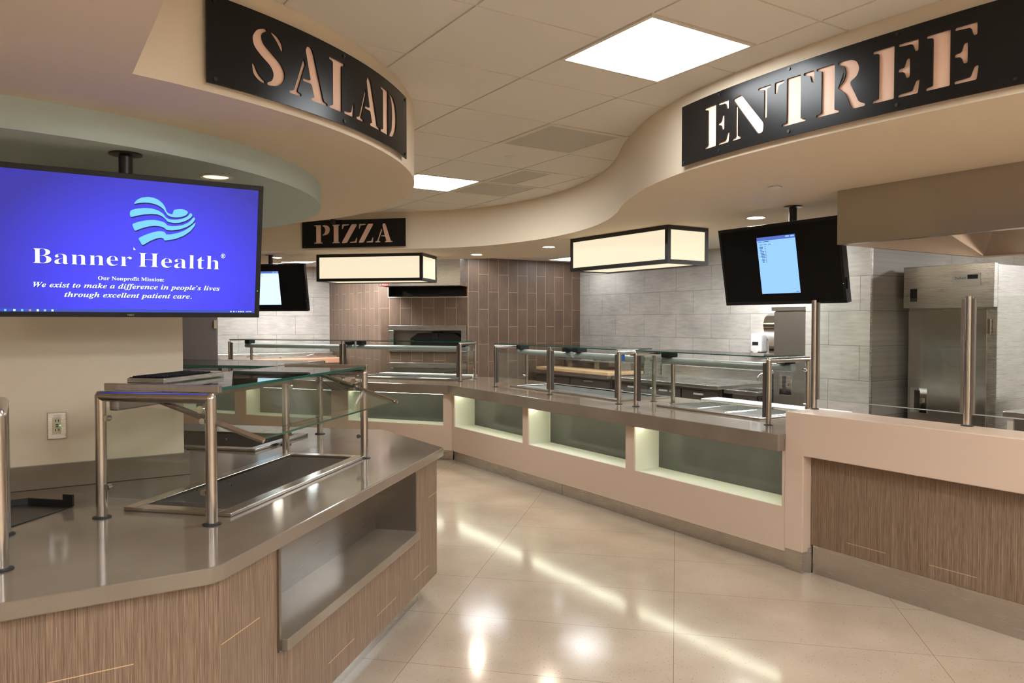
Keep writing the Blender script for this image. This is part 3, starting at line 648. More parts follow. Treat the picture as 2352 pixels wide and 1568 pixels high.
scr_text('lettering', BOLDIT('We exist to make a difference in people') + '\u2019' + BOLDIT('s lives'), .0275, -.1655, -.331, .328)
scr_text('lettering', BOLDIT('through excellent patient care') + '.', .0275, -.2010, -.231, .219)
part('cursor', poly_mb([[(.003, -.002), (.003, -.012), (.011, -.012)]], lay(.0056), .0005), 'txt', SCR, smooth=0, normals=False)
for k, (x, m_) in enumerate(((-.418, 'logo'), (-.390, 'wincyan'), (-.366, 'logo'), (-.341, 'paper'), (-.317, 'txt'), (-.294, 'winblue'), (-.27, 'wincyan'), (.375, 'txt'), (.387, 'txt'), (.397, 'winblue'), (.407, 'txt'), (.416, 'txt'), (.425, 'txt'))):
    s = .0035 if x < 0 else .0022
    part('taskbar_icon', MB(F).box(x - s, x + s, -.2535 - s, -.2535 + s, .0046, .0050), m_, SCR, smooth=0)
scr_text('clock', '4:27 PM', .0065, -.2555, .436, .459)
for k in range(5): part('desktop_icon', MB(F).box(-.471, -.458, .205 - .06 * k, .214 - .06 * k, .0042, .0046), 'txt', SCR, smooth=0)
part('maker_mark', text_mb('NEC', .011, lay(.0064) @ Matrix.Translation((-.004, -.2735, 0)), fit=(-.012, .012)), 'dsteel', tv, smooth=0, normals=False)
part('power_light', MB(F).box(.480, .4825, -.165, -.162, .006, .0075), 'green', tv, smooth=0)

def menu_screen(label, center, rotz, pole, win, glass_lines):
    t, Mx = screen('menu_screen', label, 'screen', center, rotz, math.radians(10), pole, SZ, group='hanging menu screens')
    S = part('display', MB(Mx).box(-.473, .473, -.004, .002, -.2585, .2585), 'signblack', t, 'dark screen', smooth=0)
    F = Mx @ Matrix.Rotation(PI / 2, 4, 'X')
    part('lit_window', MB(F).box(-.157, .157, -.201, .1695, .0042, .0048), win, S, 'lit portrait window', smooth=0)
    part('window_heading', MB(F).box(-.157, .157, .1695, .194, .0042, .0048), 'winhead', S, smooth=0)
    def ln_(nm, x0, x1, y0, y1): part(nm, MB(F).box(x0, x1, y0, y1, .0049, .0051), 'wintext', S, smooth=0)
    for k in range(11):
        y = .125 - .0105 * k; ln = (.030, .026, .02, .034, .028, .03, .035, .032, .024, .018, .018)[k]
        ln_('menu_item', -.14 + .0015 * k, -.14 + ln + .0015 * k, y, y + .004); ln_('menu_price', -.094, -.088, y, y + .004)
    for k in range(3): ln_('menu_tab', -.138 + .036 * k, -.112 + .036 * k, .141, .144)
    ln_('menu_title', -.149, -.115, .161, .1645); ln_('menu_title', -.11, -.056, .161, .1645); ln_('page_mark', .125, .15, -.193, -.19)
    mb = MB(F).box(.08, .11, .180, .189, .0049, .0051); mb.box(.12, .15, .180, .189, .0049, .0051)
    part('heading_button', mb, 'winblue', S, smooth=0)
    part('control_pad', MB(Mx).box(.4925, .50, .005, .03, -.19, -.12, .002), 'blackp', t)
    part('power_light', MB(F).box(.478, .481, -.155, -.152, .006, .0075), 'txt', t, smooth=0)
    return t
menu_screen('black menu screen with a pale blue window, beside the steel hood', (4.36, 3.39, 1.993), -PI / 2, (4.43, 3.33), 'winblue', True)
menu_screen('black menu screen partly hidden behind the blue television', (2.42, 9.06, 1.995), -PI / 4, (2.47, 9.11), 'wincyan', False)

# ---------------------------------------------------------------- salad island
def face_rect(mb, u, w0, w1, z0, z1, t=.01): mb.box(u - t, u, w0, w1, z0, z1)
IW, IT = .825, .875
WT = [(-2.6, 2.338), (.455, 2.338), (.495, 2.360), (2.02, 3.86), (2.02, 4.72), (.86, 5.88), (-2.6, 5.88)]
t = thing('island_cabinet', 'salad island cabinet clad in striped brown laminate', 'counter', (.9, 3.6, 0))
s2 = math.sqrt(2)
def uw(u, w): return ((u - w) / s2, (u + w) / s2)
BODY = [(-2.6, 2.385), (.49, 2.385), (1.985, 3.88), (1.985, 4.70), (.83, 5.855), (-2.6, 5.855)]
KICK = [(-2.6, 2.485), (.449, 2.485), (1.885, 3.921), (1.885, 4.66), (.80, 5.745), (-2.6, 5.745)]
part('kick_plate', MB().prism(KICK, 0, .15), 'kick', t, 'recessed steel kick plate', smooth=0)
mb = MB()
mb.box(-2.6, .49, 2.385, 2.42, .15, IW); part('front_panel', mb, 'lam_x', t, smooth=0)
mb = MB().box(1.95, 1.985, 3.90, 4.70, .15, IW); part('end_panel', mb, 'lam_y', t, smooth=0)
mb = MB(R45); N0, N1, NZ0 = 2.372, 3.775, .455
ul, ur = (2.385 + .49) / s2, (1.985 + 3.88) / s2
mb.box(ul, N0, 1.34, 1.37, .15, IW); mb.box(N1, ur, 1.34, 1.37, .15, IW); mb.box(N0, N1, 1.34, 1.37, .15, NZ0)
part('diagonal_panel', mb, 'lam_d', t, smooth=0)
mb = MB(); mb.prism([(.83, 5.855), (-2.6, 5.855), (-2.6, 5.82), (.80, 5.82)], .15, IW); mb.prism([(1.985, 4.70), (.83, 5.855), (.80, 5.82), (1.95, 4.68)], .15, IW); part('rear_panel', mb, 'lam_x', t, smooth=0)
mb = MB(R45)
mb.box(N0 - .012, N0 + .003, 1.332, 1.57, NZ0, IW); mb.box(N1 - .003, N1 + .012, 1.334, 1.57, NZ0, IW); mb.box(N0, N1, 1.56, 1.575, NZ0, IW)
part('niche_lining', mb, brushed('niche_steel', (.33, .295, .26), .30, 'h', .06), t, 'brushed steel lining of the tray niche', smooth=0)
part('tray_shelf', MB(R45).box(N0 + .01, N1 + .008, 1.312, 1.565, .452, .495, .003), 'quartz', t, 'taupe stone shelf')
o = part('island_worktop', MB().prism(WT, IW, IT, .004), 'quartz'); ISL = o
tag(o, 'glossy taupe stone worktop of the salad island', 'worktop')
# upstand round the column
mb = MB().box(-1.12, .655, 3.838, 3.86, IT + .001, .978, .002); mb.box(.632, .655, 3.86, 5.3, IT + .001, .978, .002)
part('upstand', mb, 'quartz', COLM, 'low stone upstand around the foot of the column', smooth=0)
def well(label, Mw, x0, x1, y0, y1, z, depth, name='drop_in_well', rim=.055, pans=0, group='drop-in steel wells', mat='dsteel'):
    c = Mw @ Vector(((x0 + x1) / 2, (y0 + y1) / 2, z)); t = thing(name, label, 'food well', c, 0, group)
    mb = MB(Mw)
    for a in ((x0, x1, y0, y0 + rim), (x0, x1, y1 - rim, y1), (x0, x0 + rim, y0 + rim, y1 - rim), (x1 - rim, x1, y0 + rim, y1 - rim)): mb.box(*a, z, z + .016, .003)
    part('rim', mb, 'tube', t, 'bright steel rim')
    a, b_, c_, d = x0 + rim, x1 - rim, y0 + rim, y1 - rim; mb = MB(Mw); zb = z - depth
    mb.face([(a, c_, zb), (b_, c_, zb), (b_, d, zb), (a, d, zb)])
    for p, q in (((a, c_), (b_, c_)), ((b_, c_), (b_, d)), ((b_, d), (a, d)), ((a, d), (a, c_))): mb.face([(*p, zb), (*q, zb), (*q, z + .014), (*p, z + .014)])
    part('basin', mb, mat, t, smooth=0)
    if not pans:
        k = 0
        for f in (.2, .5, .8):
            for yy, dr in ((c_, .004), (d, -.004)):
                px = a + (b_ - a) * f if (b_ - a) > (d - c_) else a + (b_ - a) * (0.01 if dr > 0 else .99)
                py = yy + dr if (b_ - a) > (d - c_) else c_ + (d - c_) * f
                part('stud', MB(Mw).lathe((px, py, z - .03), [(.001, -.006), (.006, -.004), (.006, .004), (.001, .006)], 8), 'chrome', t)
    for k in range(pans):
        n = pans; e = (d - c_) / n; mb = MB(Mw); pa, pb, pc, pd = a + .004, b_ - .004, c_ + e * k + .004, c_ + e * (k + 1) - .004
        for q in ((pa, pb, pc, pc + .014), (pa, pb, pd - .014, pd), (pa, pa + .014, pc, pd), (pb - .014, pb, pc, pd)): mb.box(*q, z + .010, z + .017, .002)
        part('pan_rim', mb, 'chrome', t)
        i = .016; zb2 = z - .10; mb = MB(Mw)
        A = [(pa + i, pc + i), (pb - i, pc + i), (pb - i, pd - i), (pa + i, pd - i)]; B = [(pa + i + .02, pc + i + .02), (pb - i - .02, pc + i + .02), (pb - i - .02, pd - i - .02), (pa + i + .02, pd - i - .02)]
        mb.face([(*p, zb2) for p in B])
        for j in range(4): mb.face([(*B[j], zb2), (*B[(j + 1) % 4], zb2), (*A[(j + 1) % 4], z + .014), (*A[j], z + .014)])
        part('pan', mb, 'galv', t, 'inset steel pan', smooth=0)
    return t
cut_rects = []
HOLE_ISL = [(R45, 2.555, 3.695, 1.655, 2.015), (R45, 3.845, 4.365, 2.33, 3.305)]
HOLE_RIGHT = [(I4, 4.58, 5.105, 5.255, 7.025), (I4, 4.58, 5.105, 3.725, 4.705)]
HOLE_PIZ = [(R36, 8.415, 8.865, 4.055, 5.365), (R36, 8.415, 8.865, 5.695, 7.205)]
def cut_holes(obj, holes):
    """open real rectangular holes in a worktop with a boolean, then bake the result"""
    for Mw, x0, x1, y0, y1 in holes:
        mb = MB(ROOT[obj.name].inverted() @ Mw).box(x0, x1, y0, y1, .5, 1.2)
        me = bpy.data.meshes.new('cutter'); bmesh.ops.recalc_face_normals(mb.bm, faces=mb.bm.faces[:]); mb.bm.to_mesh(me); mb.bm.free()
        cu = bpy.data.objects.new('cutter', me); COL.objects.link(cu); cu.matrix_world = Matrix.Translation(obj.location)
        md = obj.modifiers.new('cut', 'BOOLEAN'); md.operation = 'DIFFERENCE'; md.solver = 'EXACT'; md.object = cu
        bpy.context.view_layer.update()
        dg = bpy.context.evaluated_depsgraph_get(); nm = bpy.data.meshes.new_from_object(obj.evaluated_get(dg))
        obj.modifiers.clear(); old = obj.data; obj.data = nm; bpy.data.objects.remove(cu); bpy.data.meshes.remove(me)
cut_holes(o, HOLE_ISL)
well('long open steel well under the nearest sneeze guard', R45, 2.505, 3.745, 1.605, 2.065, IT, .16)
well('steel well at the back of the salad island beside the column', R45, 3.795, 4.415, 2.28, 3.355, IT, .16)

def guard(label, Mw, x0, x1, y0, y1, z0, posts_front, posts_rear, zt, front, lamp=False, ends=(True, True), slope=None, group='steel and glass sneeze guards', rails=None):
    """guard in the frame Mw: the length runs along local Y (y0..y1), the customer side is x0, the server side x1"""
    c = Mw @ Vector(((x0 + x1) / 2, (y0 + y1) / 2, z0)); t = thing('sneeze_guard', label, 'sneeze guard', c, 0, group)
    r = .0195
    def post(x, y, top):
        o = part('post', MB(Mw).tube([(x, y, z0), (x, y, top)], r, 20), 'tube', t)
        part('collar', MB(Mw).lathe((x, y, z0), [(.001, 0), (.032, 0), (.032, .004), (.0195, .008), (.001, .008)], 20), 'rubber', o)
        return o
    ends_y = [y0, y1]
    for y in posts_front:
        post(x0, y, zt if y not in ends_y else zt - r)
        for dy in ((-.030,) if y == y1 else (.030,) if y == y0 else (-.030, .030)):
            if front: part('glass_channel', MB(Mw).box(x0 - .012, x0 + .014, y + dy * 1.1 - .013, y + dy * 1.1 + .013, z0 + .05, zt - .035, .002), 'darkdoor', t)
    for y in posts_rear: post(x1, y, zt - r)
    for y in (rails if rails is not None else [e for e, on in zip(ends_y, ends) if on]):
        part('top_rail', MB(Mw).tube([(x0, y, zt - r), (x1, y, zt - r)], r, 20), 'tube', t)
        part('rail_elbow', MB(Mw).lathe((x0, y, zt - r), [(.001, -.0195), (.012, -.016), (.0195, -.004), (.0195, .004), (.012, .0175), (.001, .0195)], 16), 'tube', t)
        part('rail_elbow', MB(Mw).lathe((x1, y, zt - r), [(.001, -.0195), (.012, -.016), (.0195, -.004), (.0195, .004), (.012, .0175), (.001, .0195)], 16), 'tube', t)
        d = .03 if y == y0 else -.03
        g = MB(Mw).box(x0 + .028, x1 - .028, y - .004, y + .004, z0 + .075, zt - .06)
        part('end_glass', g, 'glass', t, 'clear end pane', smooth=0)
        for x, dx in ((x0, .03), (x1, -.03)):
            for z in (z0 + .115, zt - .10): part('glass_clamp', MB(Mw).lathe((x + dx, y - .010, z), [(.001, 0), (.011, 0), (.011, .02), (.001, .02)], 10, Vector((0, 1, 0))), 'chrome', t)
    def pane(nm, a, label):
        x_, X, y_, Y, z_, Z = a; mb = MB(Mw)
        mb.box(*a)
        for f in mb.bm.faces:
            pass
        dims = [X - x_, Y - y_, Z - z_]; k = dims.index(min(dims))
        bm = mb.bm; bm.normal_update(); inv = Mw.to_3x3().inverted()
        for f in bm.faces: f.material_index = 0 if abs((inv @ f.normal)[k]) > .9 else 1
        return part(nm, mb, ['glass', 'gedge'], t, label, smooth=0)
    return t, pane, r

# nearest guard: long axis along u, customers on the w = 1.6 side
RW = R45 @ Matrix.Rotation(-PI / 2, 4, 'Z') @ Matrix.Scale(-1, 4, (0, 1, 0))     # placeholder frame, replaced below
def frame(customer_dir, length_dir):
    """columns: local x = from customer towards server, local y = along the guard (right-handed up to a mirror)"""
    m = Matrix.Identity(4); a = Vector(customer_dir).normalized(); b_ = Vector(length_dir).normalized()
    for i in range(3): m[i][0] = a[i]; m[i][1] = b_[i]
    return m
U3, W3 = Vector((1, 1, 0)) / s2, Vector((-1, 1, 0)) / s2
F1 = frame(W3, U3)      # x = w, y = u
t, pane, r = guard('nearest sneeze guard on the salad island, with a keyboard on its glass shelf', F1, 1.615, 2.07, 2.40, 3.755, IT, [2.40, 3.755], [2.40, 3.755], 1.345, False)
pane('glass_shelf', (1.60, 2.06, 2.415, 3.745, 1.352, 1.363), 'clear glass shelf with green edge')
for y in (2.42, 3.74): part('shelf_edge_strip', MB(F1).box(1.59, 2.062, y - .011, y + .011, 1.345, 1.372, .002), 'tube', t)
mb = MB(F1); A, B = (1.86, 1.318), (1.432, 1.183); dx = .0035
nrm = Vector((A[1] - B[1], -(A[0] - B[0]))).normalized() * .004
def sl(p, y, s): return (p[0] + nrm.x * s, y, p[1] + nrm.y * s)
P = [[sl(A, y, s) for s in (-1, 1)] for y in (2.43, 3.725)]; Q = [[sl(B, y, s) for s in (-1, 1)] for y in (2.43, 3.725)]
mb.face([P[0][1], P[1][1], Q[1][1], Q[0][1]]); mb.face([P[0][0], Q[0][0], Q[1][0], P[1][0]]); mb.mi = 1
mb.face([Q[0][0], Q[0][1], Q[1][1], Q[1][0]]); mb.face([P[0][0], P[1][0], P[1][1], P[0][1]]); mb.face([P[0][0], P[0][1], Q[0][1], Q[0][0]]); mb.face([P[1][0], Q[1][0], Q[1][1], P[1][1]])
part('sloped_glass', mb, ['glass', 'gedge'], t, 'sloped front glass', smooth=0)
for y in (2.42, 3.735):
    b_ = part('glass_arm', MB(F1).tube([(A[0], y, A[1]), (B[0] - .012, y, B[1] - .004)], .011, 4), 'tube', t, smooth=0)
    part('arm_hinge', MB(F1).lathe((1.66, y - .02, 1.285), [(.001, 0), (.014, 0), (.014, .04), (.001, .04)], 12, Vector((0, 1, 0))), 'chrome', b_)
part('lamp_strip', MB(F1).box(2.02, 2.06, 2.43, 3.72, 1.268, 1.316, .006), 'dsteel', t, 'grey lamp strip')
# guard round the back well
F2 = frame(-U3, W3)    # x = towards the column, y = w
t, pane, r = guard('sneeze guard behind the nearest one, running to the beige column', F2, -4.50, -4.06, 2.24, 3.55, IT, [2.24, 3.55], [2.24, 3.55], 1.318, False)
pane('glass_shelf', (-4.66, -4.04, 2.278, 3.54, 1.322, 1.339), 'glass shelf with thick green edge')
part('shelf_edge_strip', MB(F2).box(-4.60, -4.04, 2.255, 2.275, 1.318, 1.346, .002), 'tube', t)
# guard at the left edge of the view
F0 = frame(Vector((0, 1, 0)), Vector((-1, 0, 0)))
t, pane, r = guard('sneeze guard cut off by the left edge of the photo', F0, 2.65, 3.084, .065, 1.5, IT, [.065, 1.5], [.065, 1.5], 1.345, False)
pane('glass_shelf', (2.63, 3.08, .09, 1.48, 1.352, 1.363), 'glass shelf')

# things on the island
KB = Matrix.Translation((.525, 3.315, 1.3645)) @ Matrix.Rotation(math.radians(46.4), 4, 'Z') @ Matrix.Scale(.90, 4, (1, 0, 0))
t = thing('keyboard', 'silver keyboard with black keys lying on the glass shelf', 'keyboard', (.525, 3.315, 1.3645), math.radians(46.4))
mb = MB(KB); hv = [(-.225, -.078), (.225, -.078), (.225, .078), (-.225, .078)]
part('case', MB(KB).box(-.225, .225, -.080, .080, 0, .020, .004), 'steelh', t, 'silver case')
part('key_bed', MB(KB).box(-.218, .14, -.073, .073, .020, .022), 'keyplastic', t, smooth=0)
mb = MB(KB)
for ry in range(6):
    for k in range(17):
        x = -.212 + k * .0205
        if ry == 0 and 4 <= k <= 8:
            if k == 4: mb.box(x, x + .0985, -.068, -.0515, .022, .027, .0015, 1)
            continue
        mb.box(x, x + .0175, -.068 + ry * .0228, -.0495 + ry * .0228, .022, .027, .0015, 1)
part('keys', mb, 'keyplastic', t, 'rows of black keys')
part('touch_pad', MB(KB).box(.145, .22, -.07, .07, .020, .0225, .001), 'white', t)
TR = R45
t = thing('drip_tray', 'flat black metal tray with a keyhole tab lying on the island', 'tray', Vector((-.02, 3.33, IT)))
part('sheet', MB().prism([(-.62, 3.17), (-.06, 3.17), (.150, 3.395), (-.02, 3.56), (-.62, 3.56)], IT, IT + .004), 'black', t, smooth=0)
mb = MB(); mb.prism([(-.62, 3.56), (.005, 3.535), (.150, 3.395), (.156, 3.401), (.010, 3.543), (-.62, 3.568)], IT + .004, IT + .028)
part('upturned_edge', mb, 'black', t, smooth=0)
tab = MB(); tab.prism([(.118, 3.428), (.150, 3.395), (.156, 3.401), (.124, 3.434)], IT + .028, IT + .05); part('keyhole_tab', tab, 'black', t, smooth=0)
# power outlet on the column
t = thing('power_outlet', 'steel outlet plate with a green light on the beige column', 'outlet', (.116, 3.86, 1.085))
part('cover_plate', MB().box(.080, .152, 3.853, 3.86, 1.085, 1.203, .003), 'steelh', t)
rc = part('receptacle', MB().box(.099, .133, 3.849, 3.854, 1.108, 1.180, .001), 'ivory', t, 'ivory double receptacle')
mb = MB()
for z in (1.122, 1.162):
    for x in (.109, .121): mb.box(x, x + .003, 3.8475, 3.850, z, z + .010)
mb.box(.111, .121, 3.8475, 3.850, 1.139, 1.143); mb.box(.111, .121, 3.8475, 3.850, 1.147, 1.151)
part('slots', mb, 'blackp', rc, smooth=0)
part('indicator', MB().box(.126, .130, 3.8475, 3.850, 1.143, 1.147), 'green', rc, smooth=0)
part('label_tape', MB().box(.104, .130, 3.8475, 3.850, 1.182, 1.190), 'white', t, smooth=0)

# ---------------------------------------------------------------- right and pizza counters
TX, CXF, KXF, BXF = 4.06, 4.12, 4.15, 4.40
th = math.radians(36); n36 = Vector((math.cos(th), math.sin(th))); t36 = Vector((-math.sin(th), math.cos(th)))
def E(a, b_): v = n36 * a + t36 * b_; return (v.x, v.y)
def corner(x, a):  # on x = const and n36.p = a
    return (x, (a - n36.x * x) / n36.y)
EA = 7.782
top = [(TX + .006, 3.142), (TX, 3.149), corner(TX, EA), E(EA, 7.9), E(EA + .88, 7.9), E(EA + 1.30, 7.2), corner(5.26, EA + 1.30), (5.26, 3.142)]
o = part('serving_worktop', MB().prism(top, .765, .875, .005), 'quartz')
tag(o, 'thick taupe stone worktop running from the half wall to the pizza end', 'worktop')
cut_holes(o, HOLE_RIGHT + HOLE_PIZ)
# cream front with lit niches
def niche_front(name, label, Mw, a, y0, y1, niches, ztop, back=1.08):
    t = thing(name, label, 'counter', (Mw @ Vector((a, (y0 + y1) / 2, 0))))
    mb = MB(Mw); ys = [y0] + [v for n in niches for v in n] + [y1]
    mb.box(a, a + .014, y0, y1, .115, .40)
    for k in range(0, len(ys), 2): mb.box(a, a + .014, ys[k], ys[k + 1], .40, ztop)
    part('front', mb, 'cream', t, 'cream solid surface front', smooth=0)
    part('kick_plate', MB(Mw).box(a + .03, a + .045, y0, y1, 0, .118), 'kick', t, 'steel kick plate', smooth=0)
    part('kick_seam', MB(Mw).box(a + .0292, a + .031, y0 + (y1 - y0) * .54, y0 + (y1 - y0) * .54 + .002, 0, .117), 'black', t, smooth=0)
    part('carcass', MB(Mw).box(a + .32, a + back, y0, y1, .0, ztop - .17), 'dsteel', t, smooth=0)
    for (p, q) in niches:
        l = MB(Mw); d = .27
        l.box(a + .014, a + d, p - .012, p, .39, ztop); l.box(a + .014, a + d, q, q + .012, .39, ztop); l.box(a + .014, a + d, p - .012, q + .012, .388, .40)
        nl = part('niche_lining', l, 'liner', t, 'pale lining of a lit niche', smooth=0)
        part('back_panel', MB(Mw).box(a + d, a + d + .012, p - .012, q + .012, .388, ztop), 'slate', nl, 'dark grey back panel', smooth=0)
        part('led_strip', MB(Mw).box(a + .05, a + .062, p + .01, q - .01, ztop - .012, ztop - .004), 'led', nl, 'glowing strip under the worktop', smooth=0)
    return t
cy = corner(CXF, EA + .06)[1]
niche_front('entree_counter', 'cream entree counter with three lit niches', I4, CXF, 3.1402, cy, [(3.16, 4.575), (4.68, 6.105), (6.20, 7.612)], .765)
bc = -math.sin(th) * CXF + math.cos(th) * cy
niche_front('pizza_counter', 'cream pizza counter with lit niches under the PIZZA lantern', R36, EA + .06, bc, 7.9, [(bc + .11, 5.18), (5.42, 6.72), (6.90, 7.8)], .765, .84)
well('long empty steel well in the far half of the entree counter', I4, 4.53, 5.155, 5.205, 7.075, .875, .12, mat='galv')
well('steel well with three inset pans beside the half wall', I4, 4.53, 5.155, 3.675, 4.755, .875, .13, pans=3)
well('steel well in the pizza counter nearest the corner', R36, 8.365, 8.915, 4.005, 5.415, .875, .10, mat='galv')
well('steel well in the pizza counter farther left', R36, 8.365, 8.915, 5.645, 7.255, .875, .10, mat='galv')
for i, (b0, b1) in enumerate(((4.12, 4.52), (4.92, 5.28))):
    tag(part('paper_liner', MB(R36).box(8.44, 8.62, b0, b1, .876, .880) if False else MB(R36).box(8.372, 8.52, b0, b1, .8912, .8925), 'paper', smooth=0), ('white paper sheet on the pizza well near the end post', 'white paper sheet on the pizza well near the middle post')[i], 'paper')
tag(part('cutting_board', MB(R36).box(8.93, 9.10, 4.02, 5.40, .875, .905, .004), 'board'), 'white cutting board behind the pizza well', 'cutting board')
tag(part('cutting_board', MB().box(5.18, 5.40, 3.50, 4.86, .876, .90, .004), 'board'), 'white cutting board strip behind the three-pan well', 'cutting board')
def serve_guard(label, Mw, x0, x1, y0, y1, fronts, rears, bays, shelf_arms, rails):
    t, pane, r = guard(label, Mw, x0, x1, y0, y1, .875, fronts, rears, 1.345, True, rails=rails)
    for (a, b_) in bays:
        pane('glass_shelf', (x0 - .02, x0 + .40, a + .01, b_ - .01, 1.348, 1.356), 'glass shelf with green edge')
        pane('front_glass', (x0 - .003, x0 + .003, a + .035, b_ - .035, .94, 1.30), 'clear front pane')
        part('lamp_tube', MB(Mw).tube([(x0 + .30, a + .022, 1.262), (x0 + .30, b_ - .022, 1.262)], .030, 14), 'frost', t, 'grey lamp tube under the shelf')
        part('lamp_bracket', MB(Mw).box(x0 + .24, x0 + .36, b_ - .13, b_ - .05, 1.29, 1.347, .004), 'blackp', t)
        part('lamp_bracket', MB(Mw).box(x0 + .24, x0 + .36, a + .05, a + .13, 1.29, 1.347, .004), 'blackp', t)
    for y in shelf_arms: part('shelf_arm', MB(Mw).box(x0 - .01, x0 + .42, y - .008, y + .008, 1.336, 1.3475, .001), 'dsteel', t)
    return t
G1 = serve_guard('sneeze guard with two bays over the long empty well', I4, 4.385, 4.80, 5.07, 7.14, [5.07, 6.105, 7.14], [5.07, 7.14], [(5.07, 6.105), (6.105, 7.14)], [5.07, 6.12, 7.12], [5.07, 7.14])
G2 = serve_guard('sneeze guard over the three-pan well next to the half wall', I4, 4.385, 4.82, 3.48, 4.85, [3.48, 4.85], [3.48, 4.85], [(3.48, 4.85)], [3.50, 4.83], [3.48, 4.85])
G3 = serve_guard('sneeze guard in front of the pizza oven', R36, 8.32, 8.76, 3.90, 7.40, [3.90, 5.57, 7.40], [3.90, 7.40], [(3.90, 5.57), (5.57, 7.40)], [5.55, 7.38], [3.90])
tag(part('masking_tape', MB().prism([(4.408, 5.068), (4.45, 5.068), (4.45, 5.072), (4.408, 5.072)], 1.25, 1.31), 'bluetape', smooth=0), 'scrap of blue tape on the sneeze guard end', 'tape')

# half wall at the end, with striped panel
t = thing('half_wall', 'cream half wall with a striped brown panel at the right', 'counter', (4.2, 2.2, 0))
mb = MB(); HT = 1.022
LX = Matrix(((0, 0, 1, 0), (1, 0, 0, 0), (0, 1, 0, 0), (0, 0, 0, 1)))
mb.m = LX; mb.prism([(-1.6, .75), (3.003, .75), (3.003, .135), (3.14, .135), (3.14, HT), (-1.6, HT)], CXF, 4.42, .005); mb.m = I4
part('frame', mb, 'cream', t, 'cream solid surface frame')
part('panel', MB().box(4.20, 4.24, -1.6, 3.003, .18, .75), 'lam_y', t, 'striped brown laminate', smooth=0)
mb = MB().box(4.195, 4.205, -1.6, 2.98, 0, .18); mb.box(CXF + .008, 4.20, 3.01, 3.14, 0, .135); mb.box(4.175, 4.20, 2.985, 3.01, 0, .16)
part('kick_plate', mb, 'kick', t, 'steel kick plate', smooth=0)
part('back_skin', MB().box(4.38, 4.42, -1.6, 3.0, 0, .75), 'dsteel', t, smooth=0)
# glass screen on top
t = thing('glass_partition', 'tall glass screen on steel posts above the half wall', 'glass screen', (4.385, 2.2, HT))
PY = [3.12, 2.150, 1.18, .21]
for y in PY:
    po = part('post', MB().tube([(4.385, y, HT), (4.385, y, 1.74)], .0195, 20), 'tube', t)
    part('collar', MB().lathe((4.385, y, HT), [(.001, 0), (.033, 0), (.033, .004), (.02, .008), (.001, .008)], 20), 'rubber', po)
    for d in (-.028, .028):
        if y == PY[0] and d > 0: continue
        part('glass_channel', MB().box(4.376, 4.394, y + d - .009, y + d + .009, 1.085, 1.725, .002), 'dsteel', po)
for a, b_ in zip(PY[1:], PY[:-1]): 
    mb = MB().box(4.381, 4.389, a + .03, b_ - .03, 1.09, 1.735)
    part('pane', mb, 'glass', t, 'clear glass pane', smooth=0)
    part('bottom_edge', MB().box(4.3805, 4.3895, a + .03, b_ - .03, 1.087, 1.092), 'frost', t, smooth=0)

# ---------------------------------------------------------------- hood over the hot line
t = thing('exhaust_hood', 'large steel exhaust hood at the upper right', 'hood', (4.9, 1.2, 2.06))
HX0, HX1, HY0, HY1, HZ = 4.13, 5.86, -1.2, 2.79, 2.062
mb = MB(); mb.box(HX0, HX0 + .02, HY0, HY1, HZ, SZ + .02); mb.box(HX0 + .02, HX1, HY1 - .02, HY1, HZ, SZ + .02); mb.box(HX1 - .02, HX1, HY0 + .02, HY1 - .02, HZ, SZ + .02); mb.box(HX0 + .02, HX1, HY0, HY0 + .02, HZ, SZ + .02)
part('skirt', mb, brushed('hood_steel', (.50, .45, .38), .30, 'h', .04), t, smooth=0)
mb = MB(); mb.box(HX0 + .02, HX0 + .10, HY0 + .02, HY1 - .02, HZ + .004, HZ + .012); part('gutter', mb, 'steel', t, smooth=0)
mb = MB(); mb.face([(HX1 - .02, HY0 + .02, HZ + .01), (HX1 - .02, HY1 - .30, HZ + .01), (5.0, HY1 - .55, SZ), (5.0, HY0 + .02, SZ)]); mb.face([(HX1 - .02, HY1 - .02, HZ + .01), (HX1 - .02, HY1 - .30, HZ + .01), (5.0, HY1 - .55, SZ), (4.7, HY1 - .02, SZ)])
part('filter_bank', mb, 'copper', t, 'warm brown filter panels', smooth=0)
part('lamp', MB().lathe((4.75, 2.2, SZ - .06), [(.001, 0), (.05, 0), (.05, .05), (.001, .05)], 16), 'hoodlamp', t, 'hood lamp')
part('spray_nozzle', MB().tube([(5.0, 2.02, SZ), (5.0, 2.02, 2.10)], .012, 10), 'chrome', t)

# ---------------------------------------------------------------- kitchen equipment
def latch(Mw, x, y, z, t):
    """recessed latch: local x out towards the viewer is -x"""
    h = part('latch', MB(Mw).box(x - .006, x + .004, y - .075, y + .075, z - .11, z + .11, .003), 'chrome', t, 'chrome recessed latch')
    part('latch_recess', MB(Mw).box(x - .0075, x - .005, y - .012, y + .036, z - .085, z + .085), 'blackp', h, smooth=0)
    part('latch_lever', MB(Mw).box(x - .03, x - .007, y - .046, y - .022, z - .02, z + .02, .005), 'chrome', h)
t = thing('refrigerator', 'tall steel reach-in refrigerator behind the glass screen', 'refrigerator', (6.85, 3.34, 0))
FX, FY0, FY1 = 6.50, 2.985, 3.70
part('cabinet', MB().box(FX + .03, FX + .82, FY0, FY1, .12, 2.06, .004), 'steelh', t)
part('door', MB().box(FX, FX + .03, FY0 + .06, FY1 - .01, .16, 1.70, .005), brushed('door_steel', (.52, .48, .43), .22, 'h', .06), t, 'brushed steel door')
part('control_cowl', MB().box(FX - .03, FX + .03, FY0, FY1 + .02, 1.715, 2.07, .003), 'steel', t, 'steel top panel')
